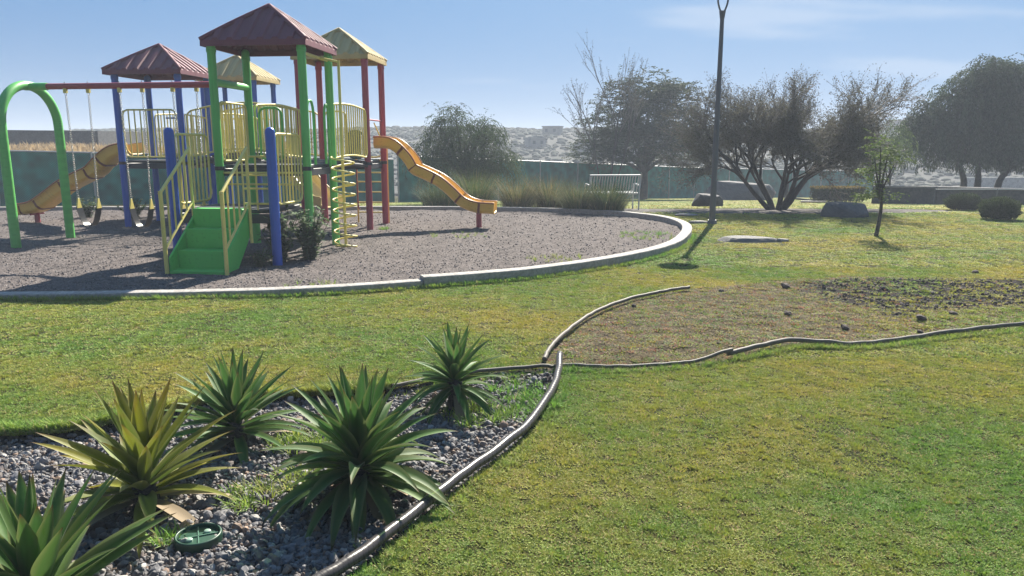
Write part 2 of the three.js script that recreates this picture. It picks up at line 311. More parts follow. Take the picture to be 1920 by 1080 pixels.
// guard rail between two points: rounded frame tube with upright balusters
function guard(a, b, yb, yt, n, mat, parent, arch = 0, name = 'guard_rail', r = 0.0165) {
  const d = V().subVectors(b, a), L = d.length(); d.normalize(); const c = Math.min(0.09, L / 4);
  const top = (s) => yt + arch * Math.sin(Math.PI * clamp(s / L)), bot = (s) => yb + arch * Math.sin(Math.PI * clamp(s / L));
  const pt = (s, y) => V(a.x + d.x * s, y, a.z + d.z * s), pts = [];
  pts.push(pt(0, (yb + yt) / 2), pt(0, yt - c), pt(c * 0.3, top(0) - c * 0.3), pt(c, top(c)));
  for (let k = 1; k < 8; k++) { const s = lerp(c, L - c, k / 8); pts.push(pt(s, top(s))); }
  pts.push(pt(L - c, top(L - c)), pt(L - c * 0.3, top(L) - c * 0.3), pt(L, yt - c), pt(L, yb + c), pt(L - c * 0.3, yb + c * 0.3), pt(L - c, bot(L - c)));
  for (let k = 7; k > 0; k--) { const s = lerp(c, L - c, k / 8); pts.push(pt(s, bot(s))); }
  pts.push(pt(c, bot(c)), pt(c * 0.3, yb + c * 0.3), pt(0, yb + c), pt(0, (yb + yt) / 2));
  const rail = part(name, tubeGeo(pts, r, 8, false), mat, parent);
  for (let k = 1; k <= n; k++) { const s = L * k / (n + 1); bar('baluster', pt(s, bot(s)), pt(s, top(s)), 0.0125, mat, rail); }
  return rail;
}
// pyramid roof with ribbed slopes, a fascia lip and capped hips
function roof(parent, w, d, eave, rise, mat, ribs = 7) {
  const b = new MB(), hx = w / 2, hz = d / 2, drop = 0.075, cols = ribs * 12, up = 0.036;
  for (let f = 0; f < 4; f++) {
    const ax = f % 2 ? hz : hx, out = f % 2 ? hx : hz, base = b.n, rows = 6;
    const put = (t, o, y) => { const x = t, z = o; const [X, Z] = f === 0 ? [x, z] : f === 1 ? [z, -x] : f === 2 ? [-x, -z] : [-z, x]; return b.v(X, y, Z, null, x * 1.3, y * 1.3 + z); };
    for (let i = 0; i <= cols; i++) {
      const t = (i / cols * 2 - 1), q = Math.abs(((i / 12) % 1) - 0.5), rib = sstep(0.24, 0.33, q) * up * (Math.abs(t) > 0.97 ? 0 : 1);
      for (let k = 0; k <= rows; k++) {
        const s = (1 - Math.abs(t)) * k / rows, bow = 0.02 * Math.sin(Math.PI * Math.min(1, s)) * rise;
        put(t * ax, out * (1 - s), eave + rise * s + bow + rib * (k === 0 ? 0.9 : 1) * 1);
      }
      put(t * ax, out + 0.004, eave - drop);
      put(t * ax * 0.985, out - 0.03, eave - drop);
      put(t * ax * 0.985, out - 0.03, eave - 0.01);
    }
    const st = rows + 4;
    for (let i = 0; i < cols; i++) {
      const a = base + i * st, c = a + st;
      for (let k = 0; k < rows; k++) b.quad(a + k, c + k, c + k + 1, a + k + 1);
      b.quad(a + rows + 1, c + rows + 1, c, a); b.quad(a + rows + 2, c + rows + 2, c + rows + 1, a + rows + 1); b.quad(a + rows + 3, c + rows + 3, c + rows + 2, a + rows + 2);
    }
  }
  const r = part('roof', toCreasedNormals(b.geo(), 0.35), mat, parent); r.position.set(parent.userData.cx, 0, parent.userData.cz);
  for (const [sx, sz] of [[1, 1], [1, -1], [-1, 1], [-1, -1]]) {
    const pts = []; for (let k = 0; k <= 8; k++) { const s = k / 8; pts.push(V(sx * hx * (1 - s), eave + rise * s + 0.02 * Math.sin(Math.PI * s) * rise + 0.012, sz * hz * (1 - s))); }
    part('hip_cap', tubeGeo(pts, [0.03, 0.032, 0.032, 0.032, 0.032, 0.032, 0.032, 0.032, 0.035], 8), mat, r);
  }
  const pk = part('peak_cap', new THREE.SphereGeometry(0.055, 12, 8), mat, r); pk.position.y = eave + rise - 0.015; pk.scale.y = 0.6;
  return r;
}
function tower(label, u, v, postMat, roofMat, postH, roofRise, over, W = 1.22, group = 'play towers with pyramid roofs') {
  const t = playThing('play_tower', label, 'play tower', u, v, group), SU = W;
  for (const [x, z] of [[0, 0], [SU, 0], [0, -SV], [SU, -SV]]) { post(postH + 0.02, postMat, x, z, t); clamps(x, z, DECK - 0.05, M.deck, t); clamps(x, z, postH - 0.12, postMat, t); }
  const dk = part('deck', chamferBox(SU - 0.12, 0.05, SV - 0.12, 0.008), M.deck, t); dk.position.set(SU / 2, DECK - 0.05, -SV / 2);
  for (const [w, d, x, z] of [[SU - 0.1, 0.03, SU / 2, -0.03], [SU - 0.1, 0.03, SU / 2, -SV + 0.03], [0.03, SV - 0.1, 0.03, -SV / 2], [0.03, SV - 0.1, SU - 0.03, -SV / 2]]) { const s = part('deck_skirt', chamferBox(w, 0.10, d, 0.006), M.deck, t); s.position.set(x, DECK - 0.155, z); }
  t.userData.cx = SU / 2; t.userData.cz = -SV / 2;
  roof(t, SU + 2 * over, SV + 2 * over, postH, roofRise, roofMat);
  delete t.userData.cx; delete t.userData.cz;
  return t;
}
const Y = M.yellow;
// near tower on green posts
const tA = tower('tall play tower on green posts under a plum roof, nearest the lawn', -AU, 0, M.green, M.roofRed, 2.92, 0.53, 0.10, AU);
guard(V(0, 0, -0.10), V(0, 0, -SV + 0.10), 1.30, 2.12, 8, Y, tA);
guard(V(AU * 0.12, 0, -SV), V(AU * 0.40, 0, -SV), 1.30, 2.08, 2, M.green, tA, 0, 'hoop_rail', 0.02);
bar('cross_bar', V(0, 2.38, -0.04), V(0, 2.38, -SV + 0.04), 0.052, M.green, tA, cylUnit);
bar('cross_bar', V(AU, 2.76, -0.04), V(AU, 2.76, -SV + 0.04), 0.022, Y, tA, cylUnit);
for (const y of [0.98, 1.14]) bar('step_rung', V(0.05, y, 0), V(AU - 0.05, y, 0), 0.015, Y, tA);
part('hoop_rail', tubeGeo(curvePts([[AU, 1.2, -0.09], [AU, 1.95, -0.09], [AU, 2.12, -0.16], [AU, 2.12, -0.28], [AU, 1.95, -0.34], [AU, 1.25, -0.34]], 30, 0.35), 0.02, 8), M.green, tA);
part('hoop_rail', tubeGeo(curvePts([[AU, 1.2, -SV + 0.09], [AU, 1.95, -SV + 0.09], [AU, 2.1, -SV + 0.15], [AU, 2.1, -SV + 0.22], [AU, 1.95, -SV + 0.27], [AU, 1.25, -SV + 0.27]], 30, 0.35), 0.02, 8), M.green, tA);
// left tower on blue posts under a plum roof
const BU = -4.81, BV = 3.18;
const tB = tower('play tower on blue posts under a plum roof, behind the swings', BU, BV, M.blue, M.roofRed, 2.87, 0.50, 0.14);
guard(V(0.09, 0, 0), V(SU - 0.09, 0, 0), 1.31, 2.17, 8, Y, tB);
bar('cross_bar', V(SU - 0.3, 2.02, -0.03), V(SU - 0.06, 2.02, -0.03), 0.014, M.blue, tB);
// far left tower on blue posts under a yellow roof
const CV = 6.6;
const tC = tower('play tower on blue posts under a yellow roof, farthest of the four', BU - 0.12, CV, M.blue, M.roofYellow, 3.05, 0.52, 0.13);
guard(V(0, 0, -0.1), V(0, 0, -SV + 0.1), 1.31, 2.17, 8, Y, tC);
guard(V(0.09, 0, -SV), V(SU - 0.09, 0, -SV), 1.31, 2.17, 8, Y, tC);
// right tower on red posts under a yellow roof
const DV = 3.12;
const tD = tower('play tower on red posts under a yellow roof, with the slide to the right', -SU - 0.07, DV, M.red, M.roofYellow, 3.09, 0.50, 0.09);
guard(V(0.08, 0, -SV), V(0.5, 0, -SV), 1.31, 2.17, 4, Y, tD);
guard(V(SU - 0.34, 0, 0), V(SU - 0.08, 0, 0), 1.30, 1.78, 1, M.panel, tD);
{ const p = part('climbing_panel', chamferBox(0.20, 0.46, 0.02, 0.006), M.panel, tD); p.position.set(SU - 0.21, 1.32, 0); }
bar('cross_bar', V(SU, 1.98, -0.05), V(SU, 1.98, -SV + 0.05), 0.014, M.red, tD);
bar('cross_bar', V(SU, 1.93, -SV * 0.45), V(SU, 1.62, -SV + 0.09), 0.012, Y, tD);

// bridges between the towers
function bridge(label, u, v, len, wid, along, arch, n, rails) {
  const t = playThing('play_bridge', label, 'bridge', u, v, 'railed bridges between the towers'), nP = Math.round(len / 0.15), pl = len / nP;
  const g = chamferBox(along ? pl - 0.012 : wid - 0.1, 0.04, along ? wid - 0.1 : pl - 0.012, 0.005);
  for (let k = 0; k < nP; k++) { const s = (k + 0.5) * pl, y = DECK - 0.05 + arch * Math.sin(Math.PI * s / len); const p = part('plank', g, M.deck, t); if (along) p.position.set(s, y, -wid / 2); else p.position.set(wid / 2, y, -s); }
  for (const o of [0.05, wid - 0.05]) {
    const pts = []; for (let k = 0; k <= 10; k++) { const s = len * k / 10, y = DECK - 0.09 + arch * Math.sin(Math.PI * k / 10); pts.push(along ? V(s, y, -o) : V(o, y, -s)); }
    part('side_beam', tubeGeo(pts, 0.03, 8), M.deck, t);
  }
  for (const o of rails) guard(along ? V(0.04, 0, -o) : V(o, 0, -0.04), along ? V(len - 0.04, 0, -o) : V(o, 0, -len + 0.04), DECK + 0.06, 2.13, n, Y, t, arch);
  return t;
}
bridge('short railed bridge joining the green and the red tower posts', -SU - 0.03, SV + 0.06, DV - SV - 0.12, SU, false, 0.05, 15, [0.02, SU - 0.02]);
bridge('arched bridge with yellow rails spanning from the blue tower to the red one', BU + SU + 0.06, BV, -SU - BU - SU - 0.12, SV, true, 0.16, 22, [0.03, SV - 0.03]);
bridge('yellow railed bridge between the two towers on blue posts', BU, BV + SV + 0.06, CV - BV - SV - 0.12, SU, false, 0.05, 18, [0.02, SU - 0.02]);

// low entry platform with the green stairs
const PD = 0.71, PU = 1.33;
const tP = playThing('entry_platform', 'low entry platform between blue posts at the top of the green stairs', 'platform', -1.38, -SV);
for (const x of [0, PU]) post(1.74, M.blue, x, 0, tP, 0.062);
{ const d = part('deck', chamferBox(PU - 0.12, 0.05, SV - 0.12, 0.008), M.deck, tP); d.position.set(PU / 2, PD - 0.05, -SV / 2); }
for (const [w, d, x, z] of [[PU - 0.1, 0.03, PU / 2, -0.03], [0.03, SV - 0.1, 0.03, -SV / 2], [0.03, SV - 0.1, PU - 0.03, -SV / 2]]) { const s = part('deck_skirt', chamferBox(w, 0.12, d, 0.006), M.deck, tP); s.position.set(x, PD - 0.175, z); }
guard(V(0, 0, -0.10), V(0, 0, -SV + 0.10), 0.77, 1.66, 7, Y, tP);
guard(V(PU, 0, -0.10), V(PU, 0, -SV + 0.10), 0.77, 1.66, 7, Y, tP);
for (const y of [0.79, 0.98, 1.15, 1.38]) bar('cross_bar', V(0.95, y, 0.015), V(PU - 0.05, y, 0.015), 0.013, Y, tP);
bar('upright', V(1.12, PD, 0.015), V(1.12, 1.38, 0.015), 0.012, Y, tP);

const ST0 = -1.86, STL = 0.80;                      // foot of the stairs, run
const tS = playThing('play_stairs', 'green stairs with yellow handrails climbing to the entry platform', 'stairs', -1.05, ST0);
{
  const w = 0.70, rise = PD / 3, run = STL / 3.2;
  { const p = part('foot_plate', chamferBox(w - 0.02, 0.05, 0.2, 0.008), M.stair, tS); p.position.set(w / 2, 0.0, -0.1); }
  for (let k = 0; k < 3; k++) {
    const r = part('riser', chamferBox(w - 0.06, rise, 0.02, 0.004), M.stair, tS); r.position.set(w / 2, k * rise + 0.03, -0.19 - run * k * 0.82);
    const t = part('tread', chamferBox(w - 0.06, 0.025, run * 0.86, 0.006), M.stair, tS); t.position.set(w / 2, (k + 1) * rise + 0.006 + (k === 2 ? -0.008 : 0), -0.19 - run * (k + 0.5) * 0.82);
  }
  for (const x of [0.012, w - 0.012]) { // stringers
    const s = new THREE.Shape(); s.moveTo(0, 0); s.lineTo(0, 0.20); s.lineTo(0.74, PD + 0.03); s.lineTo(0.74, PD - 0.28); s.lineTo(0.3, 0); s.closePath();
    const g = new THREE.ExtrudeGeometry(s, { depth: 0.022, bevelEnabled: true, bevelSize: 0.003, bevelThickness: 0.003, bevelSegments: 1 }); g.rotateY(Math.PI / 2); g.translate(x - 0.011, 0, -0.02);
    part('stringer', g, M.stair, tS);
  }
  for (const x of [-0.025, w + 0.025]) { // handrails
    const h = new THREE.Group(); h.name = 'handrail'; tS.add(h);
    const top = (s) => 0.97 + s * 0.72, bot = (s) => 0.30 + s * 0.74;
    bar('newel', V(x, SINK, 0.0), V(x, 0.99, 0.0), 0.024, Y, h, cylUnit); bar('newel', V(x, 0.30, -0.70), V(x, top(0.70) + 0.01, -0.70), 0.02, Y, h, cylUnit);
    bar('top_rail', V(x, top(-0.02), 0.02), V(x, top(0.72), -0.72), 0.02, Y, h, cylUnit); bar('bottom_rail', V(x, bot(0), 0), V(x, bot(0.7), -0.7), 0.015, Y, h, cylUnit);
    for (let k = 1; k <= 4; k++) { const s = 0.14 * k; bar('baluster', V(x, bot(s), -s), V(x, top(s), -s), 0.012, Y, h); }
  }
}

// wave slides: half-pipe chute with rolled rims, joint bands and a leg
function slide(label, u, v, dir, profile, length, wid, mat, bandMat, wallH, bands, legAt, turn = 0) {
  const t = playThing('play_slide', label, 'slide', u, v, 'slides of the play structure'); if (dir < 0) t.rotation.y += Math.PI; t.rotation.y += turn;
  const path = new THREE.SplineCurve(profile.map(([s, y]) => new THREE.Vector2(s * length, y)));
  const N = 56, hw = wid / 2, th = 0.018;
  const sect = []; // outer then inner, across z
  const outer = [[-hw - 0.035, wallH - 0.02], [-hw - 0.03, wallH], [-hw, wallH + 0.008], [-hw, wallH * 0.35], [-hw + 0.05, 0.02], [-hw + 0.12, 0], [hw - 0.12, 0], [hw - 0.05, 0.02], [hw, wallH * 0.35], [hw, wallH + 0.008], [hw + 0.03, wallH], [hw + 0.035, wallH - 0.02]];
  for (const p of outer) sect.push(p);
  for (let k = outer.length - 2; k > 0; k--) { const [z, y] = outer[k]; const s = Math.abs(z) > hw + 0.01 ? 0 : 1; sect.push([z - Math.sign(z) * th * s, y + (y < wallH * 0.3 ? th : s ? 0.002 : -0.012)]); }
  const frame = (s) => { const p = path.getPoint(s), q = path.getTangent(s); return [p, q]; };
  const sweep = (s0, s1, n, grow) => {
    const b = new MB();
    for (let k = 0; k <= n; k++) { const [p, q] = frame(lerp(s0, s1, k / n)); sect.forEach(([z, y], i) => { const out = i < outer.length ? grow : 0; const zz = z + Math.sign(z) * out, yy = y - (y < wallH * 0.3 ? out : 0) + (y > wallH * 0.9 ? out : 0); b.v(p.x - q.y * yy, p.y + q.x * yy, zz, null, p.x, zz + yy); }); }
    const m = sect.length; for (let k = 0; k < n; k++) for (let i = 0; i < m; i++) { const a = k * m + i, c = k * m + (i + 1) % m; b.quad(a, c, c + m, a + m); }
    for (const k of [0, n]) for (let i = 0; i < outer.length - 1; i++) { const a = k * m + i, c = k * m + i + 1, e = k * m + (m - i) % m, f = k * m + (m - i - 1) % m; b.quad(a, c, f, e); }
    return b.geo();
  };
  const ch = part('chute', sweep(0, 1, N, 0), mat, t);
  for (const s of bands) part('joint_band', sweep(s - 0.007, s + 0.007, 2, 0.008), bandMat, ch);
  for (const sgn of [-1, 1]) { const pts = []; for (let k = 0; k <= 40; k++) { const [p, q] = frame(k / 40); pts.push(V(p.x - q.y * (wallH + 0.004), p.y + q.x * (wallH + 0.004), sgn * (hw + 0.02))); } part('rim', tubeGeo(pts, 0.019, 8), bandMat === M.slideBand ? M.rim : mat, ch); }
  const [p] = frame(legAt); bar('leg', V(p.x, SINK, 0), V(p.x, p.y + 0.01, 0), 0.05, M.red, t, cylUnit);
  bar('leg_bracket', V(p.x, p.y - 0.012, -hw * 0.7), V(p.x, p.y - 0.012, hw * 0.7), 0.02, M.red, t);
  return t;
}
M.rim = paint(0.50, 0.17, 0.035, 0.4);
const wave = [[0, 1.47], [0.13, 1.45], [0.235, 1.24], [0.30, 1.02], [0.40, 0.91], [0.51, 0.79], [0.60, 0.63], [0.71, 0.41], [0.84, 0.30], [1, 0.275]];
slide('orange wave slide running right from the red tower towards the lawn', -0.05, DV + 0.52, 1, wave, 2.22, 0.46, M.slide, M.slideBand, 0.20, [0.17, 0.31, 0.52, 0.74, 0.91], 0.905);
const waveL = [[0, 1.36], [0.13, 1.30], [0.235, 1.10], [0.31, 0.93], [0.44, 0.78], [0.56, 0.63], [0.68, 0.42], [0.80, 0.24], [0.90, 0.18], [1, 0.16]];
slide('orange wave slide running left from the blue tower behind the swings', BU - 0.02, BV + 0.52, -1, waveL, 2.62, 0.52, M.slide, M.slideBand, 0.21, [0.20, 0.36, 0.54, 0.74, 0.90], 0.84);
slide('pale yellow slide seen through the posts, behind the near tower', BU + SU + 0.02, CV + 0.5, 1, [[0, 1.35], [0.12, 1.34], [0.3, 1.05], [0.5, 0.68], [0.7, 0.38], [0.86, 0.22], [1, 0.18]], 2.3, 0.62, M.slidePale, M.slidePale, 0.24, [], 0.8, -0.62);

// coil climber beside the near tower
const tSp = playThing('coil_climber', 'yellow coil climber on a tall pole beside the near tower', 'climber', 0.29, 0.66);
bar('pole', V(0, SINK, 0), V(0, 2.72, 0), 0.021, Y, tSp, cylUnit);
{ const pts = []; for (let k = 0; k <= 8.5 * 20; k++) { const a = k / 20 * Math.PI * 2, f = k / (8.5 * 20), r = 0.165 * (f > 0.96 ? 1 : 1); pts.push(V(Math.cos(a) * r, 0.03 + f * 1.32, Math.sin(a) * r)); } part('coil', tubeGeo(pts, 0.0135, 7), Y, tSp); }
bar('top_arm', V(0, 2.70, 0), V(-0.29, 2.76, 0), 0.017, Y, tSp); bar('base_arm', V(-0.165, 0.03, 0), V(0.165, 0.03, 0), 0.012, Y, tSp);
for (const y of [0.5, 0.95]) bar('spoke', V(0, y, 0), V(0.165, y, 0), 0.009, Y, tSp);

// ladder behind the red tower
const tL = playThing('loop_ladder', 'yellow loop ladder with level rungs behind the red tower', 'ladder', -0.66, DV + SV + 0.14);
for (const x of [0, 0.62]) part('side_pole', tubeGeo(curvePts([[x, SINK, 0], [x, 0.8, 0], [x, 1.5, 0], [x, 1.64, 0.04], [x, 1.66, 0.14]], 24, 0.4), 0.017, 8), M.slide, tL);
for (const y of [0.22, 0.42, 0.62, 0.82, 1.0, 1.17]) bar('rung', V(0, y, 0), V(0.62, y, 0), 0.013, M.yellow, tL);
part('hand_loop', tubeGeo(curvePts([[0.06, 0.28, 0.06], [0.03, 0.34, 0.06], [0.02, 0.6, 0.06], [0.02, 1.05, 0.06], [0.05, 1.16, 0.06], [0.16, 1.2, 0.06]], 30, 0.4), 0.013, 8), M.red, tL);
for (const y of [1.22, 1.30]) part('top_loop', tubeGeo(curvePts([[0.12, y, 0.02], [0.38, y, 0.02], [0.5, y + 0.03, 0.03], [0.53, y + 0.12, 0.05], [0.5, y + 0.2, 0.06]], 20), 0.014, 8), Y, tL);

// ------------------------------------------------------------------ swings
const SW = { u0: -4.655, v0: 0.75, u1: -SU - 0.055, v1: 0.53, y: 2.40 };
const tW = playThing('swing_frame', 'green arch with a long red beam carrying the swings', 'swing frame', SW.u0, SW.v0);
{
  const half = 0.60, pts = []; // arch in the plane of v
  pts.push(V(0, SINK, half), V(0, 0.6, half), V(0, 1.2, half), V(0, 1.78, half));
  for (let k = 1; k < 14; k++) { const a = Math.PI * k / 14; pts.push(V(0, 1.82 + 0.60 * Math.sin(a), half * Math.cos(a))); }
  pts.push(V(0, 1.78, -half), V(0, 1.2, -half), V(0, 0.6, -half), V(0, SINK, -half));
  part('arch', tubeGeo(new THREE.CatmullRomCurve3(pts).getPoints(90), 0.068, 16), M.green, tW);
  const e = V(SW.u1 - SW.u0, SW.y - 0.01, -(SW.v1 - SW.v0));
  bar('beam_sleeve', V(-0.03, SW.y, 0), V(0.34, SW.y, -0.0), 0.056, M.green, tW, cylUnit);
  bar('beam', V(0.30, SW.y, 0), e, 0.045, M.beam, tW, cylUnit);
}
const linkGeo = new THREE.TorusGeometry(0.0135, 0.0034, 5, 10); linkGeo.scale(1, 1.55, 1);
function chainGeo(len) { const n = Math.round(len / 0.034), a = []; for (let k = 0; k < n; k++) { const g = linkGeo.clone(); g.rotateY(k % 2 ? Math.PI / 2 : 0.3); g.translate(0, -0.017 - k * len / n, 0); a.push(g); } return mergeGeometries(a); }
const cg = chainGeo(1.72);
const swingLabels = ['belt swing nearest the green arch, hanging on two chains', 'belt swing in the middle of the red beam', 'belt swing nearest the stairs, partly hidden by the yellow handrail'];
[[-4.0, -3.63], [-3.09, -2.73], [-2.22, -1.85]].forEach(([a, e2], k) => {
  const t = (a - SW.u0) / (SW.u1 - SW.u0), vv = lerp(SW.v0, SW.v1, t), w = e2 - a;
  const s = playThing('belt_swing', swingLabels[k], 'swing', (a + e2) / 2, vv, 'swings hanging from the red beam');
  const yTop = SW.y - 0.10, low = 0.28, sag = 0.30, hw = w / 2 - 0.02;
  for (const sx of [-1, 1]) {
    const h = part('hanger', chamferBox(0.05, 0.075, 0.04, 0.006), Y, s); h.position.set(sx * w / 2, SW.y - 0.105, 0);
    bar('hanger_bolt', V(sx * w / 2, SW.y - 0.06, 0), V(sx * w / 2, SW.y + 0.065, 0), 0.007, M.steel, s);
    const c = part('chain', cg, M.chain, s), top = V(sx * w / 2, yTop, 0), bot = V(sx * hw, low + sag + 0.14, 0), d = V().subVectors(bot, top), L = d.length();
    c.position.copy(top); c.quaternion.setFromUnitVectors(V(0, -1, 0), d.normalize()); c.scale.set(1, L / 1.72, 1);
    const tri = new THREE.Shape(); tri.moveTo(-0.055, 0); tri.lineTo(0.055, 0); tri.lineTo(0.012, 0.15); tri.lineTo(-0.012, 0.15); tri.closePath();
    const g = new THREE.ExtrudeGeometry(tri, { depth: 0.014, bevelEnabled: true, bevelSize: 0.004, bevelThickness: 0.004, bevelSegments: 1 }); g.translate(0, 0, -0.007); g.rotateY(Math.PI / 2);
    const e = part('seat_end', g, Y, s); e.position.set(sx * hw, low + sag - 0.015, 0);
  }
  const b = new MB(), N = 22;
  for (let i = 0; i <= N; i++) { const q = i / N * 2 - 1, x = hw * Math.sign(q) * Math.pow(Math.abs(q), 0.85), y = low + sag * Math.pow(Math.abs(q), 2.3); const nx = 0; for (const [z, o] of [[-0.07, 0], [0.07, 0], [0.07, 0.012], [-0.07, 0.012]]) b.v(x * (1 - o * 2), y + o, z, null, i / N, z); }
  for (let i = 0; i < N; i++) for (let k = 0; k < 4; k++) { const p = i * 4 + k, r = i * 4 + (k + 1) % 4; b.quad(p, r, r + 4, p + 4); }
  const sg = b.geo().toNonIndexed(); sg.computeVertexNormals(); part('seat', sg, M.rubber, s);
});
// ------------------------------------------------------------------ lawn, gravel, soil
const mtx = new THREE.Matrix4(), qt = new THREE.Quaternion(), eu = new THREE.Euler(), colr = new THREE.Color();
function instanced(name, geo, mat, list, label, category) { // list: [x, y, z, rx, ry, rz, sx, sy, sz, r, g, b]
  const m = new THREE.InstancedMesh(geo, mat, list.length); m.name = numbered(name); m.castShadow = m.receiveShadow = true;
  list.forEach((p, i) => { mtx.compose(V(p[0], p[1], p[2]), qt.setFromEuler(eu.set(p[3], p[4], p[5])), V(p[6], p[7], p[8])); m.setMatrixAt(i, mtx); m.setColorAt(i, colr.setRGB(p[9], p[10], p[11])); });
  m.userData = { label, category, kind: 'stuff' }; scene.add(m); return m;
}
function tuftGeo(seed, blades, h, w, spread) {
  const r = rng(seed), b = new MB();
  for (let k = 0; k < blades; k++) {
    const a = r() * 6.283, o = Math.sqrt(r()) * spread, x = Math.cos(a) * o, z = Math.sin(a) * o, l = h * (0.55 + 0.6 * r()), la = a + (r() - 0.5) * 2.4, lean = 0.45 + r() * 1.0, ww = w * (0.7 + 0.6 * r());
    const px = Math.cos(la + 1.57) * ww / 2, pz = Math.sin(la + 1.57) * ww / 2, dx = Math.cos(la) * Math.sin(lean) * l, dz = Math.sin(la) * Math.sin(lean) * l, dy = Math.cos(lean) * l;
    const v0 = b.v(x - px, -0.004, z - pz), v1 = b.v(x + px, -0.004, z + pz), v2 = b.v(x + dx * 0.45 + px * 0.9, dy * 0.62, z + dz * 0.45 + pz * 0.9), v3 = b.v(x + dx * 0.45 - px * 0.9, dy * 0.62, z + dz * 0.45 - pz * 0.9), v4 = b.v(x + dx, dy * 0.95, z + dz);
    b.quad(v0, v1, v2, v3); b.tri(v3, v2, v4);
  }
  return b.geo();
}
function grassColour(x, d, r) {
  const p = fbm(x * 0.55 + 4, d * 0.55, 3, 3) * 1.7 + 0.35 * n3(x * 3.1, d * 3.1, 5) + 0.12 + 0.16 * sstep(1.5, 6, x) , q = r(), b = 0.75 + 0.5 * r();
  const t = clamp(0.30 + p * 0.85 + (q - 0.5) * 0.5);
  let c = [lerp(0.21, 0.53, t), lerp(0.36, 0.45, t), lerp(0.06, 0.085, t)];
  if (q > 0.95 - 0.1 * clamp(p)) c = [0.55, 0.43, 0.20];
  return c.map((v) => v * b);
}
{
  const r = rng(11), near = [];
  const zones = [[1.0, 3.2, 10000, 0.88, 0.8], [3.2, 5.2, 7000, 1.0, 0.9], [5.2, 9.3, 2800, 1.5, 1.1], [9.3, 17, 800, 2.4, 1.2], [17, 44, 140, 5.5, 1.7]];
  for (const [d0, d1, den, sc, hs] of zones) {
    const xm = d1 * 0.72 + 1.9, n = Math.round(den * (d1 - d0) * 2 * xm);
    for (let k = 0; k < n; k++) {
      const d = d0 + (d1 - d0) * r(), x = (r() * 2 - 1) * xm; if (Math.abs(x) > d * 0.71 + 1.85) { r(); continue; }
      if (d > 6.9 && d < 18.6 && x < 3.4 && polyDist(sandPoly, x, d) < 0.0) continue;
      if (d < 5.2 && x < 0.5 && polyDist(bedPoly, x, d) < 0.015 + 0.02 * n3(x * 9, d * 9)) continue;
      if (d > 17 && (Math.hypot((x - 6.3) / 4.6, (d - 18.3) / 1.3) < 0.98 || (x < 3 && d > 17 && d < 20.5 && x > -3))) continue;
      if (d > 20 && x < (d - 27) * 0.75 - 4.6 && d > 19) continue;                        // behind the fence
      if (d > 9 && Math.hypot((x - 3.9) / 0.58, (d - 12.0) / 0.30) < 1) continue;
      let soil = 0;
      if (d > 4.9 && d < 8.8 && x > 0) { const s = polyDist(soilPoly, x, d) + 0.10 * n3(x * 5, d * 5, 1); if (s < 0.05) { soil = 1; const k2 = sstep(0.2, -0.15, polyDist(darkPoly, x, d)); soil = 1 - 0.75 * sstep(2.6, 3.6, x - 0.4 * (d - 6)); const keep = lerp(0.36, 0.8, sstep(2.6, 3.8, x)) * (1 - 0.6 * k2) + 0.45 * sstep(0.05, 0.4, n3(x * 2.0, d * 3.6, 7)) * (0.4 + 0.6 * k2); if (r() > keep) continue; } }
      const bare = fbm(x * 1.4, d * 1.4, 17, 3); if (bare > 0.28 && r() < 0.5) continue;
      const fq = d < 5.2 ? 26 : d < 9.3 ? 16 : 7, cl = n3(x * fq, d * fq, 31) + 0.5 * n3(x * fq * 0.4, d * fq * 0.4, 37); if (cl < -0.10 && r() < 0.8) continue;
      let c = grassColour(x, d, r); if (r() < soil * 0.72) c = [0.40, 0.325, 0.165].map((v) => v * (0.6 + 0.7 * r()));
      const hgt = (0.8 + 0.5 * r()) * (1 + 0.4 * n3(x * 6, d * 6, 3)) * (0.7 + 1.5 * clamp(cl)) * hs * (soil ? 0.8 : 1);
      near.push([x, gy(x, d), -d, 0, r() * 6.283, 0, sc, hgt, sc, ...c]);
    }
  }
  instanced('lawn_grass', tuftGeo(21, 11, 0.017, 0.0042, 0.016), M.blade, near, 'short mown green and yellow lawn grass', 'grass');
  // taller grass along the edge of the gravel bed, the hoses and the kerb
  const edge = [];
  const put = (x, d, s) => { const c = grassColour(x, d, r).map((v, i) => v * [0.8, 0.95, 0.9][i]); edge.push([x, gy(x, d), -d, 0, r() * 6.283, 0, s, s * (0.8 + 0.7 * r()), s, ...c]); };
  for (let k = 0; k < 2600; k++) { const t = r(), i = Math.floor(t * 8), a = [[-3.28, 3.76], [-2.71, 3.76], [-2.42, 3.79], [-2.13, 3.96], [-1.94, 4.13], [-1.74, 4.32], [-1.3, 4.36], [-1.05, 4.41], [-0.76, 4.52]], f = t * 8 - i; put(lerp(a[i][0], a[i + 1][0], f), lerp(a[i][1], a[i + 1][1], f) + r() * 0.06, 1.25); }
  for (const [path, off, n, s] of [[kerbRight.slice(0, 60), -0.05, 900, 1.2], [kerbLeft.slice(30), -0.04, 600, 1.1], [smooth(hoseC, 40), -0.06, 800, 0.9], [smooth(hoseB, 40), -0.06, 260, 0.8], [smooth(hoseA, 40), 0.07, 260, 0.7]]) for (let k = 0; k < n; k++) {
    const i = Math.floor(r() * (path.length - 1)), f = r(), [ax, ad] = path[i], [bx, bd] = path[i + 1], L = Math.hypot(bx - ax, bd - ad) || 1, o = off * (0.5 + r());
    put(lerp(ax, bx, f) - (bd - ad) / L * o, lerp(ad, bd, f) + (bx - ax) / L * o, s);
  }
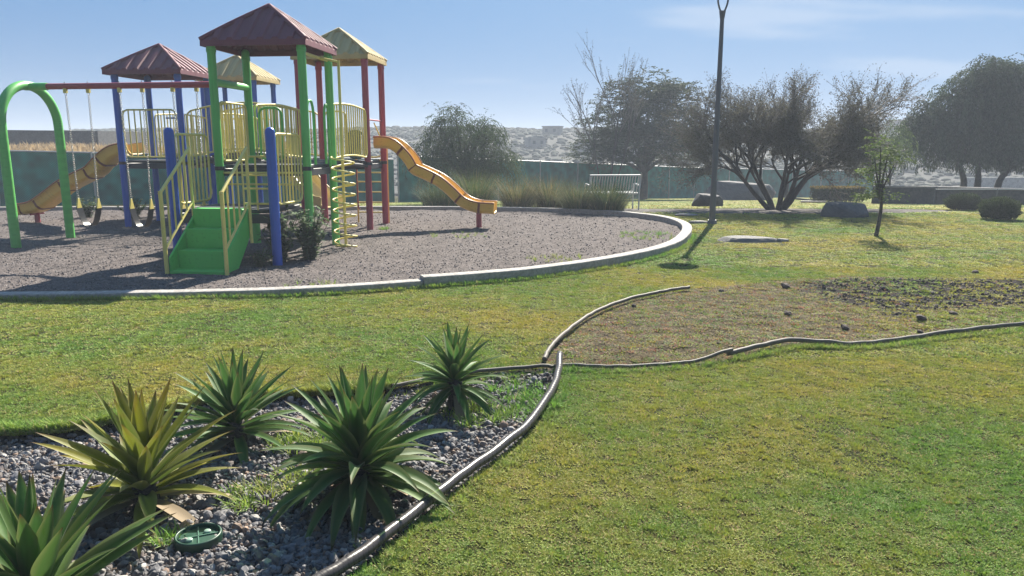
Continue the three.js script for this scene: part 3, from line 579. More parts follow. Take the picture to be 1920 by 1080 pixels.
  // weeds among the gravel
  for (const [cx, cd, sr, n] of [[-0.20, 4.15, 0.20, 90], [0.10, 4.2, 0.16, 50], [-1.18, 3.1, 0.12, 34], [-1.05, 3.25, 0.14, 28], [0.05, 4.55, 0.2, 60], [-1.1, 3.7, 0.15, 50], [-1.38, 2.75, 0.05, 14]]) for (let k = 0; k < n; k++) { const a = r() * 6.283, o = Math.sqrt(r()) * sr; put(cx + Math.cos(a) * o, cd + Math.sin(a) * o, 1.35); }
  // sparse weeds on the play surface
  for (const [cx, cd, sr, n] of [[2.35, 12.6, 0.6, 70], [0.6, 9.9, 0.4, 22], [-2.35, 13.6, 0.09, 24], [-2.2, 8.0, 0.25, 12], [-0.9, 12.6, 0.5, 18]]) for (let k = 0; k < n; k++) { const a = r() * 6.283, o = Math.sqrt(r()) * sr, x = cx + Math.cos(a) * o, d = cd + Math.sin(a) * o; if (polyDist(sandPoly, x, d) < -0.22) { put(x, d, 1.3); edge[edge.length - 1][1] = sandY(x, d); } }
  instanced('edge_grass', tuftGeo(31, 9, 0.055, 0.0042, 0.014), M.blade, edge, 'longer tufts of grass along edging, kerb and gravel', 'grass');
}
function pebbleGeo(seed) { const g = new THREE.IcosahedronGeometry(1, 1), p = g.attributes.position, r = rng(seed), o = [r() * 9, r() * 9, r() * 9]; for (let i = 0; i < p.count; i++) { const x = p.getX(i), y = p.getY(i), z = p.getZ(i), k = 1 + 0.45 * n3(x * 1.3 + o[0], y * 1.3 + o[1], z * 1.3 + o[2]); p.setXYZ(i, x * k, y * k * 0.7, z * k); } const f = g.index ? g.toNonIndexed() : g; f.computeVertexNormals(); return f; }
{ // gravel mulch in the bed
  const r = rng(5), L = [];
  for (let k = 0; k < 78000; k++) {
    const d = 1.5 + 3.5 * r(), x = -d * 0.72 - 1.3 + r() * (d * 0.72 + 1.7), s0 = polyDist(bedPoly, x, d); if (s0 > -0.02) continue;
    if (d > 4.2 && x > -0.6 && r() < 0.45 + 0.5 * n3(x * 4, d * 4)) continue;
    const s = (0.007 + 0.010 * r() * r() + (r() < 0.03 ? 0.010 : 0)) * 1.0, t = r(), v = 0.55 + 0.8 * r(), c = t < 0.12 ? [0.36, 0.34, 0.32] : t < 0.3 ? [0.16, 0.13, 0.12] : t < 0.38 ? [0.26, 0.17, 0.12] : [0.17, 0.165, 0.175];
    L.push([x, gy(x, d) + s * (0.15 + 0.9 * r()), -d, r() * 6.28, r() * 6.28, r() * 6.28, s * (0.8 + 0.6 * r()), s * (0.7 + 0.5 * r()), s, ...c.map((q) => q * v)]);
  }
  instanced('gravel_mulch', pebbleGeo(71), M.stone, L, 'grey crushed stone mulch round the agaves', 'gravel');
  const S = []; // loose stones of the play surface
  for (let k = 0; k < 42000; k++) { const q = r(), d = 7.3 + 10.8 * q * q, x = (r() * 2 - 1) * d * 0.72; if (x > 3.4 || polyDist(sandPoly, x, d) > -0.2) continue; const s = (0.004 + 0.008 * r() * r()) * (0.7 + d * 0.05), v = 0.8 + 0.45 * r(); S.push([x, sandY(x, d) + s * 0.1, -d, r() * 6, r() * 6, r() * 6, s * 1.3, s * 0.7, s, 0.20 * v, 0.172 * v, 0.165 * v]); }
  instanced('play_surface_stones', pebbleGeo(80), M.stone, S, 'loose small stones scattered over the play surface', 'gravel');
  const C = []; // earth clods in the dug patch
  for (let k = 0; k < 30000; k++) { const d = 4.95 + 3.8 * r(), x = 0.2 + 8 * r(), s0 = polyDist(soilPoly, x, d); if (s0 > -0.06) continue; const dk = sstep(0.2, -0.2, polyDist(darkPoly, x, d) + 0.25 * n3(x * 3, d * 4, 2)); if (r() > 0.12 + 0.8 * dk) continue; const s = 0.0035 + 0.009 * Math.pow(r(), 4) * (0.4 + dk), v = 0.6 + 0.6 * r(); C.push([x, gy(x, d) + s * 0.25, -d, r() * 6, r() * 6, r() * 6, s * 1.4, s, s * 1.2, lerp(0.16, 0.115, dk) * v, lerp(0.115, 0.092, dk) * v, lerp(0.08, 0.086, dk) * v]); }
  for (const [x, d, s] of [[1.15, 6.9, 0.03], [2.5, 6.6, 0.05], [2.2, 7.7, 0.04], [2.95, 7.9, 0.07], [3.35, 5.95, 0.035], [1.6, 5.6, 0.02], [5.6, 8.9, 0.05], [2.8, 6.1, 0.05], [3.6, 6.4, 0.06], [4.0, 6.6, 0.05]]) C.push([x, gy(x, d) + s * 0.3, -d, 0.3, x, 0.2, s * 0.8, s * 0.6, s * 0.7, 0.085, 0.065, 0.055]);
  instanced('soil_clods', pebbleGeo(90), M.clod, C, 'crumbled dark earth clods in the bare patch', 'soil');
}

// ------------------------------------------------------------------ agaves
function agave(x, d, o) {
  const r = rng(o.seed), t = thing('agave', o.label, 'agave', x, gy(x, d), -d, 0, 'agaves in the gravel bed'), n = o.n, trunkH = o.trunk;
  const pts = []; for (let k = 0; k <= 10; k++) { const f = k / 10; pts.push(new THREE.Vector2(o.tr * (1.05 - 0.25 * f + 0.10 * Math.sin(f * 22)), -0.04 + (trunkH + 0.08) * f)); } pts.push(new THREE.Vector2(0.001, trunkH + 0.05));
  const tg = new THREE.LatheGeometry(pts, 16), tp = tg.attributes.position; for (let i = 0; i < tp.count; i++) { const a = Math.atan2(tp.getZ(i), tp.getX(i)), k = 1 + 0.12 * Math.sin(a * 7 + tp.getY(i) * 90); tp.setX(i, tp.getX(i) * k); tp.setZ(i, tp.getZ(i) * k); } tg.computeVertexNormals();
  part('stem', tg, M.bark, t);
  for (let k = 0; k < n; k++) {
    const f = k / (n - 1);                                  // 0 innermost, upright; 1 outermost, drooping
    const az = k * 2.39996 + (r() - 0.5) * 0.5, el0 = lerp(1.45, o.lowEl, Math.pow(f, o.pw ?? 0.9)) + (r() - 0.5) * 0.24, len = o.len * (lerp(0.78, 1.0, Math.sin(Math.PI * (0.15 + 0.62 * f)))) * (0.9 + 0.2 * r()), wid = o.wid * (0.85 + 0.3 * r()), droop = lerp(0.02, o.droop, f) * (0.7 + 0.6 * r()), twist = (r() - 0.5) * 0.6;
    const NL = 14, b = new MB(), dead = f > o.dead;
    let px = Math.cos(az) * o.tr * 0.55 * f, pz = Math.sin(az) * o.tr * 0.55 * f, py = trunkH + lerp(0.07, -0.05, f), el = el0, a2 = az;
    const tint = 0.7 + 0.6 * r(), yl = clamp(o.yellow * (0.6 + 0.8 * r()) - 0.15 * (1 - f));
    for (let i = 0; i <= NL; i++) {
      const s = i / NL, w = wid * 0.5 * (s < 0.42 ? lerp(0.60, 1.0, Math.sin(s / 0.84 * Math.PI)) : Math.pow(Math.max(0, 1 - Math.pow((s - 0.42) / 0.58, 1.45)), 1.0)) + 0.0006;
      const cup = w * lerp(0.75, 0.30, s) * (dead ? 0.3 : 1), ca = Math.cos(a2), sa = Math.sin(a2), ce = Math.cos(el), se = Math.sin(el);
      const rx = -sa, rz = ca, ux = -ca * se, uy = ce, uz = -sa * se, tw = twist * s, ct = Math.cos(tw), stt = Math.sin(tw);
      for (let q = -2; q <= 2; q++) {
        const m = q / 2, off = m * w, lift = Math.abs(m) ** 1.6 * cup, X = off * ct - lift * stt, Yy = off * stt + lift * ct;
        const edge = Math.abs(q) === 2 ? 1 : 0, tip = sstep(0.90, 0.97, s), st = 1 + 0.13 * Math.sin(q * 2.1 + k);
        let c = [lerp(0.105, 0.52, yl * (0.35 + 0.65 * s)), lerp(0.25, 0.46, yl * (0.35 + 0.65 * s)), lerp(0.06, 0.03, yl)].map((v) => v * tint * st * 0.88);
        if (edge) c = [lerp(c[0], 0.40, 0.5), lerp(c[1], 0.38, 0.5), lerp(c[2], 0.16, 0.5)];
        c = [lerp(c[0], 0.16, tip), lerp(c[1], 0.07, tip), lerp(c[2], 0.03, tip)];
        if (o.brown && r() < 0.5 && s > 0.72) c = [lerp(c[0], 0.30, o.brown), lerp(c[1], 0.14, o.brown), lerp(c[2], 0.04, o.brown)];
        if (dead) c = [0.24, 0.18, 0.11].map((v) => v * tint);
        b.v(px + rx * X + ux * Yy, py + uy * Yy, pz + rz * X + uz * Yy, c, q, s);
      }
      const step = len / NL; px += ca * ce * step; pz += sa * ce * step; py += se * step;
      el -= droop / NL * 1.6 * (0.4 + s); a2 += (r() - 0.5) * 0.02;
      const gl = gy(x + px, d - pz) - t.position.y + 0.01; if (py < gl) { py = gl; el = Math.max(el, 0); }
    }
    for (let i = 0; i < NL; i++) for (let q = 0; q < 4; q++) { const a = i * 5 + q; b.quad(a, a + 1, a + 6, a + 5); }
    part(dead ? 'dry_leaf' : 'leaf', b.geo(), dead ? M.dead : M.agave, t);
  }
  return t;
}
agave(-0.665, 3.07, { seed: 4, label: 'largest dark green agave in the middle of the bed, arching leaves', n: 72, trunk: 0.15, tr: 0.055, len: 0.45, wid: 0.072, lowEl: -0.3, droop: 1.15, yellow: 0.10, dead: 0.93 });
agave(-1.575, 2.99, { seed: 9, label: 'yellowing agave with brown leaf tips behind the green valve lid', n: 52, trunk: 0.11, tr: 0.06, len: 0.44, wid: 0.066, lowEl: -0.05, droop: 0.5, yellow: 0.75, brown: 0.3, dead: 0.92, pw: 1.0 });
agave(-1.44, 3.70, { seed: 14, label: 'blue green agave at the back of the bed against the lawn', n: 50, trunk: 0.10, tr: 0.05, len: 0.40, wid: 0.058, lowEl: -0.05, droop: 0.6, yellow: 0.05, dead: 0.95 });
agave(-0.335, 4.22, { seed: 21, label: 'small upright agave on a stem, farthest right in the bed', n: 56, trunk: 0.17, tr: 0.048, len: 0.34, wid: 0.050, lowEl: -0.4, droop: 0.8, yellow: 0.03, dead: 0.95 });
agave(-1.56, 2.22, { seed: 33, label: 'bright green agave cut off by the lower left corner of the picture', n: 50, trunk: 0.07, tr: 0.055, len: 0.44, wid: 0.074, lowEl: 0.1, droop: 0.45, yellow: 0.16, dead: 0.97 });

// ------------------------------------------------------------------ hoses used as lawn edging, valve lid
function hose(path, r, up, mat, label, lift) {
  const pts = smooth(path, 90).map(([x, d], i) => { const f = i / 90; return V(x + 0.004 * n3(i * 0.3, 2), gy(x, d) * 0.6 + baseY(x, d) * 0.4 + up + 0.008 * n3(i * 0.22, 7) + (lift ? lift(f) : 0), -d); });
  solo('edging_hose', tubeGeo(pts, r, 12), mat, label, 'hose', null, 'hoses laid as lawn edging');
}
hose(hoseA, 0.0235, 0.034, M.hose, 'thick black hose curving along the gravel bed in the foreground', (f) => 0.03 * sstep(0.06, 0, f) + 0.012);
hose(hoseB, 0.013, 0.022, M.hoseGrey, 'thin grey edging hose crossing below the bare soil to a raised end', (f) => 0.05 * sstep(0.86, 1, f));
hose(hoseC, 0.018, 0.04, M.hoseGrey, 'wavy grey hose edging the right side of the soil patch', (f) => 0.025 * Math.sin(f * 9) * (1 - f));
hose(hoseD, 0.0165, 0.03, M.hoseGrey, 'pale hose curving along the left edge of the bare soil', (f) => 0.012);
{
  const x = -1.248, d = 2.735, t = thing('valve_box', 'round dark green irrigation valve lid set in the gravel', 'valve lid', x, gy(x, d), -d, 0.4);
  const L = (a) => new THREE.LatheGeometry(a.map(([p, q]) => new THREE.Vector2(p, q)), 40);
  part('rim', L([[0.075, -0.03], [0.088, -0.03], [0.090, 0.040], [0.086, 0.046], [0.081, 0.046], [0.078, 0.040], [0.078, 0.0]]), M.valve, t);
  const lid = part('lid', L([[0.0001, 0.032], [0.074, 0.032], [0.078, 0.028], [0.078, 0.0]]), M.valve, t);
  for (const a of [0, Math.PI / 2]) part('rib', box(0.15, 0.005, 0.004, 0, 0.0345, 0, a), M.valveRib ??= paint(0.12, 0.25, 0.18, 0.35), lid);
  for (const s of [-1, 1]) part('bolt_cap', L([[0.0001, 0.043], [0.011, 0.042], [0.014, 0.038], [0.014, 0.031]]).translate(s * 0.034, 0, s * -0.022), M.valveCap ??= paint(0.30, 0.45, 0.36, 0.4), lid);
}

// ------------------------------------------------------------------ trees and shrubs
function leafQuad(b, p, dir, up, l, w, c) { // a pointed leaf: two triangles with a fold
  const s = V().crossVectors(dir, up).normalize(); if (!isFinite(s.x)) s.set(1, 0, 0);
  const m = V(p.x + dir.x * l * 0.45, p.y + dir.y * l * 0.45, p.z + dir.z * l * 0.45);
  const a = b.v(p.x, p.y, p.z, c), e = b.v(m.x + s.x * w / 2, m.y + s.y * w / 2, m.z + s.z * w / 2, c), f = b.v(p.x + dir.x * l, p.y + dir.y * l, p.z + dir.z * l, c), g = b.v(m.x - s.x * w / 2, m.y - s.y * w / 2, m.z - s.z * w / 2, c);
  b.tri(a, e, f); b.tri(a, f, g);
}
const unit = (r) => { const z = r() * 2 - 1, a = r() * 6.283, q = Math.sqrt(1 - z * z); return V(q * Math.cos(a), z, q * Math.sin(a)); };
// weeping tree: lobes of foliage whose strands hang down
function weepingTree(x, d, o) {
  const r = rng(o.seed), y0 = gy(x, d), t = thing(o.name ?? 'pepper_tree', o.label, 'tree', x, y0, -d, 0, o.group), tb = new MB(), lb = new MB();
  const trunks = o.trunks ?? [[0, 0]];
  for (const [tx, tz] of trunks) tb.tube(curvePts([[tx, -0.1, tz], [tx + 0.05, o.clear * 0.6, tz], [tx * 1.5 + 0.05, o.clear * 1.2, tz], [tx * 1.8 + 0.1 * (r() - 0.5), o.H * 0.62, tz]], 12), Array.from({ length: 13 }, (_, i) => o.tr * (1.25 - 0.075 * i)), 8);
  for (const [lx, ly, lz, rx, ry] of o.lobes) {
    const c = V(lx, ly, lz), tr0 = trunks[Math.floor(r() * trunks.length)];
    tb.tube(curvePts([[tr0[0] * 1.4, o.clear + 0.2 * r(), tr0[1]], [lx * 0.45 + tr0[0] * 0.5, lerp(o.clear, ly, 0.6), lz * 0.45], [lx * 0.8, ly - ry * 0.2, lz * 0.8], [lx, ly + ry * 0.3, lz]], 10), Array.from({ length: 11 }, (_, i) => o.tr * (0.62 - 0.055 * i)), 6);
    const n = Math.round(o.dens * 0.075 * rx * (rx + ry));
    for (let k = 0; k < n; k++) { // sprays: bunches of strands that hang from one twig
      const u = unit(r), rad = 0.25 + 0.85 * Math.pow(r(), 0.5), sp = V(c.x + u.x * rx * rad, c.y + (u.y * 0.9 + 0.12) * ry * rad, c.z + u.z * rx * rad * 0.9);
      if (n3(sp.x * 1.7 + o.seed, sp.y * 1.7, sp.z * 1.7) < -0.18) continue;
      const reach = (o.spray ?? 0.16) * (0.6 + 0.9 * r()), v = 0.65 + 0.7 * r(), m = 10 + Math.floor(r() * 9), fall = (o.strand ?? 0.6) * (0.5 + 0.9 * r());
      for (let q = 0; q < m; q++) {
        const w = unit(r), tip = sp.clone().addScaledVector(w, reach * 0.55), dir = V(w.x * 0.7 + u.x * 0.35, o.droop ? 0.35 * r() : 0.6, w.z * 0.7 + u.z * 0.35).normalize(), steps = Math.round(fall * (0.5 + 0.8 * r()) / o.ls);
        for (let i = 0; i < steps; i++) {
          tip.addScaledVector(dir, o.ls); dir.x += (r() - 0.5) * 0.16; dir.z += (r() - 0.5) * 0.16; dir.y -= o.droop * o.ls * 6.5; dir.normalize();
          if (tip.y < o.skirt + 0.3 * r()) break;
          const sg = i % 2 ? 1 : -1, ld = V(dir.x * 0.5 + sg * dir.z * 0.8 + (r() - 0.5) * 0.9, dir.y * 0.7 - 0.15 + (r() - 0.5) * 0.6, dir.z * 0.5 - sg * dir.x * 0.8 + (r() - 0.5) * 0.9).normalize();
          const g = v * (0.75 + 0.5 * r()); leafQuad(lb, tip, ld, unit(r), o.leaf * (0.7 + 0.6 * r()), o.lw, [o.col[0] * g, o.col[1] * g, o.col[2] * g]);
        }
      }
    }
  }
  part('trunk', tb.geo(), M.bark, t); part('crown', lb.geo(), M.leaf, t); return t;
}
weepingTree(-1.52, 24, { seed: 3, label: 'weeping pepper tree standing behind the orange slide', group: 'park trees', H: 3.2, clear: 0.7, tr: 0.09, droop: 0.55, strand: 0.75, ls: 0.06, leaf: 0.10, lw: 0.026, dens: 480, skirt: 0.35, col: [0.085, 0.125, 0.06],
  lobes: [[-0.75, 2.3, 0, 0.4, 0.5], [-0.25, 2.6, 0.2, 0.36, 0.5], [0.75, 2.5, 0, 0.42, 0.5], [0.2, 2.0, 0.2, 0.7, 0.6], [-0.75, 1.6, 0.3, 0.6, 0.65], [0.85, 1.6, 0.2, 0.6, 0.65], [1.05, 1.0, 0.2, 0.5, 0.6], [-0.3, 1.2, 0.2, 0.8, 0.6]] });
weepingTree(6.2, 35.5, { seed: 6, name: 'broad_tree', label: 'dense dark tree in the hazy centre, left of the lamp post', group: 'park trees', H: 5.6, clear: 1.2, tr: 0.17, droop: 0.14, strand: 0.45, spray: 0.3, ls: 0.06, leaf: 0.13, lw: 0.06, dens: 330, skirt: 1.1, col: [0.075, 0.10, 0.055],
  lobes: [[0.2, 5.0, 0, 1.1, 0.9], [-1.0, 4.4, 0, 1.1, 0.9], [1.3, 4.6, 0, 0.9, 0.8], [0.4, 3.7, 0.3, 1.5, 1.1], [-1.7, 3.0, 0, 1.2, 1.0], [1.6, 3.2, 0.2, 1.2, 1.1], [-2.3, 2.2, 0.2, 1.0, 0.9], [-0.6, 2.5, 0.4, 1.5, 1.0], [1.4, 2.2, 0.3, 1.2, 0.8]] });
weepingTree(17.3, 28, { seed: 8, label: 'tall weeping pepper tree at the right edge, dark drooping crown', group: 'park trees', H: 5.6, clear: 1.3, tr: 0.12, droop: 0.5, strand: 0.9, ls: 0.065, leaf: 0.12, lw: 0.04, dens: 360, skirt: 1.0, col: [0.07, 0.10, 0.055], trunks: [[-0.55, 0], [-0.15, 0.2], [0.9, -0.2]],
  lobes: [[0.1, 4.5, 0, 0.78, 0.64], [-0.7, 4.05, 0.2, 0.78, 0.64], [1.0, 4.32, 0, 0.87, 0.74], [-1.7, 3.24, 0, 0.78, 0.64], [-0.4, 3.24, 0.3, 1.26, 0.92], [1.2, 3.33, 0.2, 1.26, 0.92], [-2.1, 2.43, 0.2, 0.87, 0.83], [-1.0, 2.16, 0.4, 1.26, 0.92], [0.7, 2.16, 0.4, 1.36, 0.92], [2.2, 2.7, 0.1, 1.16, 1.1], [2.0, 1.8, 0.3, 1.16, 0.74], [0.6, 4.75, 0, 0.35, 0.4], [-0.35, 4.7, 0, 0.3, 0.4], [-1.35, 4.0, 0, 0.4, 0.45], [1.6, 4.75, 0.1, 0.4, 0.45], [-2.2, 3.2, 0, 0.4, 0.45], [-2.75, 2.6, 0.1, 0.4, 0.5], [0.2, 5.0, 0, 0.25, 0.3]] });
weepingTree(21.5, 31, { seed: 18, label: 'second weeping pepper tree half out of frame on the right', group: 'park trees', H: 5.4, clear: 1.3, tr: 0.12, droop: 0.5, strand: 0.9, ls: 0.075, leaf: 0.14, lw: 0.045, dens: 240, skirt: 1.0, col: [0.075, 0.105, 0.055], trunks: [[0, 0]],
  lobes: [[0, 4.8, 0, 1.2, 0.9], [-1.2, 4.0, 0, 1.1, 1.0], [1.2, 4.0, 0, 1.2, 1.0], [-0.8, 2.8, 0.3, 1.4, 1.1], [1.0, 2.6, 0.2, 1.3, 1.0]] });
weepingTree(13.0, 26, { seed: 28, name: 'weeping_shrub', label: 'pale green weeping shrub behind the young tree, beside the wall', group: 'park trees', H: 2.9, clear: 0.6, tr: 0.05, droop: 0.55, strand: 0.7, ls: 0.06, leaf: 0.10, lw: 0.026, dens: 260, skirt: 0.5, col: [0.14, 0.20, 0.07],
  lobes: [[0, 2.3, 0, 0.5, 0.5], [0.5, 1.9, 0, 0.5, 0.5], [-0.4, 1.7, 0, 0.5, 0.5]] });
weepingTree(6.19, 12.66, { seed: 41, name: 'young_tree', label: 'thin young tree with bright leaves standing on the lawn', group: 'park trees', H: 1.75, clear: 0.6, tr: 0.032, droop: 0.45, strand: 0.20, ls: 0.035, leaf: 0.055, lw: 0.022, dens: 1500, spray: 0.07, skirt: 0.35, col: [0.17, 0.24, 0.07],
  lobes: [[-0.05, 1.5, 0, 0.15, 0.14], [-0.14, 1.28, 0, 0.13, 0.2], [0.10, 1.36, 0.02, 0.16, 0.14], [0.24, 1.2, 0, 0.10, 0.14], [-0.12, 1.0, 0, 0.16, 0.2], [-0.2, 0.72, 0, 0.12, 0.16], [0.02, 0.66, 0, 0.12, 0.12]] });
// open branching tree: limbs fork into fine twigs that carry small leaves
function branchingTree(x, d, o) {
  const r = rng(o.seed), y0 = gy(x, d), t = thing(o.name, o.label, 'tree', x, y0, -d, 0, 'park trees'), tb = new MB(), wb = new MB(), lb = new MB();
  const grow = (p, dir, len, rad, lev) => {
    const n = lev < 2 ? 5 : 4, pts = [p.clone()], q = p.clone(), dd = dir.clone(), kids = [];
    for (let i = 1; i <= n; i++) { dd.add(V((r() - 0.5) * o.wob, (r() - 0.5) * o.wob + o.lift * (lev > 1 ? 0.6 : 1), (r() - 0.5) * o.wob)).normalize(); q.addScaledVector(dd, len / n); pts.push(q.clone()); if (i > 1 || lev > 1) kids.push([q.clone(), dd.clone()]); }
    (lev < 2 ? tb : wb).tube(pts, pts.map((_, i) => Math.max(o.min, rad * (1 - 0.5 * i / n))), lev < 2 ? 7 : 3);
    if (lev >= o.levels) {
      for (const [kp] of [...kids, ...kids]) for (let i = 0; i < o.leaves; i++) { const g = 0.7 + 0.6 * r(), lp = kp.clone().add(V((r() - 0.5) * 0.12, (r() - 0.5) * 0.1, (r() - 0.5) * 0.12)); leafQuad(lb, lp, unit(r), unit(r), o.leaf * (0.6 + 0.8 * r()), o.leaf * 0.4, [o.col[0] * g, o.col[1] * g, o.col[2] * g]); }
      return;
    }
    const m = o.kids[lev];
    for (let k = 0; k < m; k++) {
      const [kp, kd] = kids[Math.min(kids.length - 1, Math.floor((0.25 + 0.75 * (k + r() * 0.9) / m) * kids.length))], u = unit(r), nd = kd.clone().multiplyScalar(1).addScaledVector(u, o.spread); nd.y += 0.08; nd.normalize();
      grow(kp, nd, len * o.shrink * (0.75 + 0.5 * r()), rad * 0.52, lev + 1);
    }
  };
  for (const [dx, dy, dz, len, rad] of o.stems) grow(V(dx * 0.12, -0.08, dz * 0.12), V(dx, dy, dz).normalize(), len, rad, 0);
  part('trunk', tb.geo(), M.bark, t); part('twigs', wb.geo(), M.twig, t); if (lb.n) part('crown', lb.geo(), M.leaf, t); return t;
}
branchingTree(6.6, 18.7, { seed: 12, name: 'mesquite_tree', label: 'spreading multi stemmed tree with fine bare twigs, right of the lamp post', levels: 4, kids: [5, 6, 6, 5], wob: 0.30, lift: 0.015, min: 0.0028, spread: 0.80, shrink: 0.60, leaves: 1, leaf: 0.048, col: [0.17, 0.165, 0.12],
  stems: [[-0.80, 1.0, 0.1, 1.75, 0.065], [-0.35, 1.2, -0.2, 1.55, 0.07], [0.12, 1.3, 0.2, 1.35, 0.07], [0.5, 1.2, -0.1, 1.5, 0.07], [0.95, 1.1, 0.15, 1.85, 0.07], [-0.9, 1.1, -0.2, 1.5, 0.045], [1.25, 1.05, -0.1, 1.8, 0.05], [0.2, 1.1, 0.5, 1.3, 0.05], [0.72, 1.25, 0.1, 1.65, 0.045], [-0.62, 1.2, -0.1, 1.65, 0.045]] });
branchingTree(4.2, 33, { seed: 19, name: 'bare_tree', label: 'tall almost leafless tree with wispy upright twigs behind the bench', levels: 3, kids: [6, 5, 4], wob: 0.2, lift: 0.06, min: 0.005, spread: 0.42, shrink: 0.5, leaves: 1, leaf: 0.06, col: [0.10, 0.09, 0.05],
  stems: [[-0.35, 1.3, 0, 3.0, 0.045], [0.1, 1.4, 0.1, 3.5, 0.05], [0.42, 1.3, 0, 3.3, 0.04]] });
// leafy rounded shrubs
function shrub(x, d, o) {
  const r = rng(o.seed), t = thing(o.name ?? 'shrub', o.label, o.cat ?? 'shrub', x, gy(x, d), -d, 0, o.group), b = new MB(), sb = new MB();
  for (let k = 0; k < 7; k++) { const u = unit(r); sb.tube([V(0, -0.05, 0), V(u.x * o.rx * 0.4, o.h * 0.45, u.z * o.rx * 0.4), V(u.x * o.rx * 0.7, o.h * 0.8, u.z * o.rx * 0.6)], [0.015, 0.01, 0.004], 5); }
  for (let k = 0; k < o.n; k++) {
    const u = unit(r), q = Math.pow(r(), 0.35), bump = 1 + 0.22 * n3(u.x * 2.6 + o.seed, u.y * 2.6, u.z * 2.6) + (o.long ? 0 : 0.1 * n3(u.x * 7, u.y * 7, u.z * 7 + o.seed));
    const p = o.square ? V((r() * 2 - 1) * o.rx, o.h * (0.02 + 0.98 * Math.pow(r(), 0.6)) * (0.96 + 0.06 * n3(k, 3)), (r() * 2 - 1) * o.rz) : V(u.x * o.rx * q * bump, o.h * (0.42 + 0.56 * u.y * q * bump), u.z * (o.rz ?? o.rx) * q * bump);
    if (p.y < 0.01) p.y = 0.02 + 0.1 * r(); const g = 0.6 + 0.8 * r(), tip = o.tip && p.y > o.h * 0.86 && r() < 0.7 ? o.tip : o.col;
    const dir = V(u.x + (r() - 0.5), 0.5 + r() * 0.6 + (o.long ? 0.8 : 0), u.z + (r() - 0.5)).normalize(); leafQuad(b, p, dir, unit(r), o.leaf * (0.6 + 0.8 * r()), o.lw, tip.map((v) => v * g));
  }
  part('stems', sb.geo(), M.bark, t); part('foliage', b.geo(), M.leaf, t); return t;
}
shrub(10.2, 15.65, { seed: 2, label: 'round clipped dark shrub on the lawn at the right', rx: 0.38, h: 0.46, n: 7000, leaf: 0.05, lw: 0.02, col: [0.06, 0.085, 0.035], group: 'shrubs by the wall' });
shrub(11.05, 18.3, { seed: 3, label: 'low wide dark shrub at the foot of the grey wall', rx: 0.42, h: 0.40, n: 7000, leaf: 0.05, lw: 0.02, col: [0.055, 0.075, 0.035], group: 'shrubs by the wall' });
shrub(10.75, 14.9, { seed: 4, label: 'small pale shrub cut by the right edge of the picture', rx: 0.22, h: 0.36, n: 2500, leaf: 0.06, lw: 0.02, col: [0.10, 0.13, 0.05], group: 'shrubs by the wall' });
shrub(11.7, 27, { seed: 5, name: 'clipped_hedge', cat: 'hedge', label: 'clipped box hedge with reddish yellow top in front of the fence', rx: 0.85, rz: 0.4, h: 0.58, square: true, n: 14000, leaf: 0.06, lw: 0.03, col: [0.06, 0.08, 0.035], tip: [0.34, 0.24, 0.06] });
// clumps of long grass by the far kerb
function grassClump(x, d, o) {
  const r = rng(o.seed), t = thing('grass_clump', o.label, 'grass clump', x, gy(x, d), -d, 0, 'ornamental grasses behind the kerb'), b = new MB();
  for (let k = 0; k < o.n; k++) {
    const a = r() * 6.283, br = Math.sqrt(r()), x0 = Math.cos(a) * o.rx * 0.75 * br, z0 = Math.sin(a) * o.rz * 0.75 * br, l = o.h * (0.6 + 0.6 * r()), lean = 0.1 + 0.55 * br * r() + 0.2 * r(), w = 0.012 * (0.7 + 0.6 * r()), g = 0.6 + 0.8 * r(), c = (r() < o.dry ? [0.34, 0.28, 0.13] : o.col).map((v) => v * g);
    const ca = Math.cos(a + (r() - 0.5)), sa = Math.sin(a + (r() - 0.5)), px = -sa * w / 2, pz = ca * w / 2; let prev = null;
    for (let i = 0; i <= 4; i++) { const s = i / 4, e = lean * (0.5 + 1.1 * s), xx = x0 + ca * Math.sin(e) * l * s, yy = Math.cos(e) * l * s, zz = z0 + sa * Math.sin(e) * l * s, k2 = 1 - s * 0.92; const p = b.v(xx - px * k2, yy, zz - pz * k2, c), q = b.v(xx + px * k2, yy, zz + pz * k2, c); if (prev !== null) b.quad(prev, prev + 1, q, p); prev = p; }
  }
  part('blades', b.geo(), M.leaf, t); return t;
}
grassClump(-0.95, 19.3, { seed: 1, label: 'tall green grass clump just behind the end of the orange slide', n: 1200, rx: 0.55, rz: 0.4, h: 1.0, dry: 0.12, col: [0.13, 0.18, 0.055] });
grassClump(-1.9, 19.8, { seed: 2, label: 'dark grass clump behind the middle of the orange slide', n: 1000, rx: 0.6, rz: 0.45, h: 0.75, dry: 0.08, col: [0.08, 0.12, 0.045] });
grassClump(0.15, 18.5, { seed: 3, label: 'pale dry grass clump right of the slide end', n: 1000, rx: 0.5, rz: 0.35, h: 0.85, dry: 0.4, col: [0.14, 0.17, 0.06] });
grassClump(0.95, 18.3, { seed: 4, label: 'pale grass clump between the slide and the bench', n: 1000, rx: 0.5, rz: 0.35, h: 0.85, dry: 0.4, col: [0.14, 0.17, 0.06] });
grassClump(1.55, 17.3, { seed: 5, label: 'grass clump at the left front of the white bench', n: 1100, rx: 0.45, rz: 0.35, h: 0.72, dry: 0.2, col: [0.10, 0.14, 0.05] });
grassClump(2.15, 17.0, { seed: 6, label: 'dense green grass clump in front of the white bench', n: 1500, rx: 0.5, rz: 0.35, h: 0.74, dry: 0.08, col: [0.09, 0.13, 0.05] });
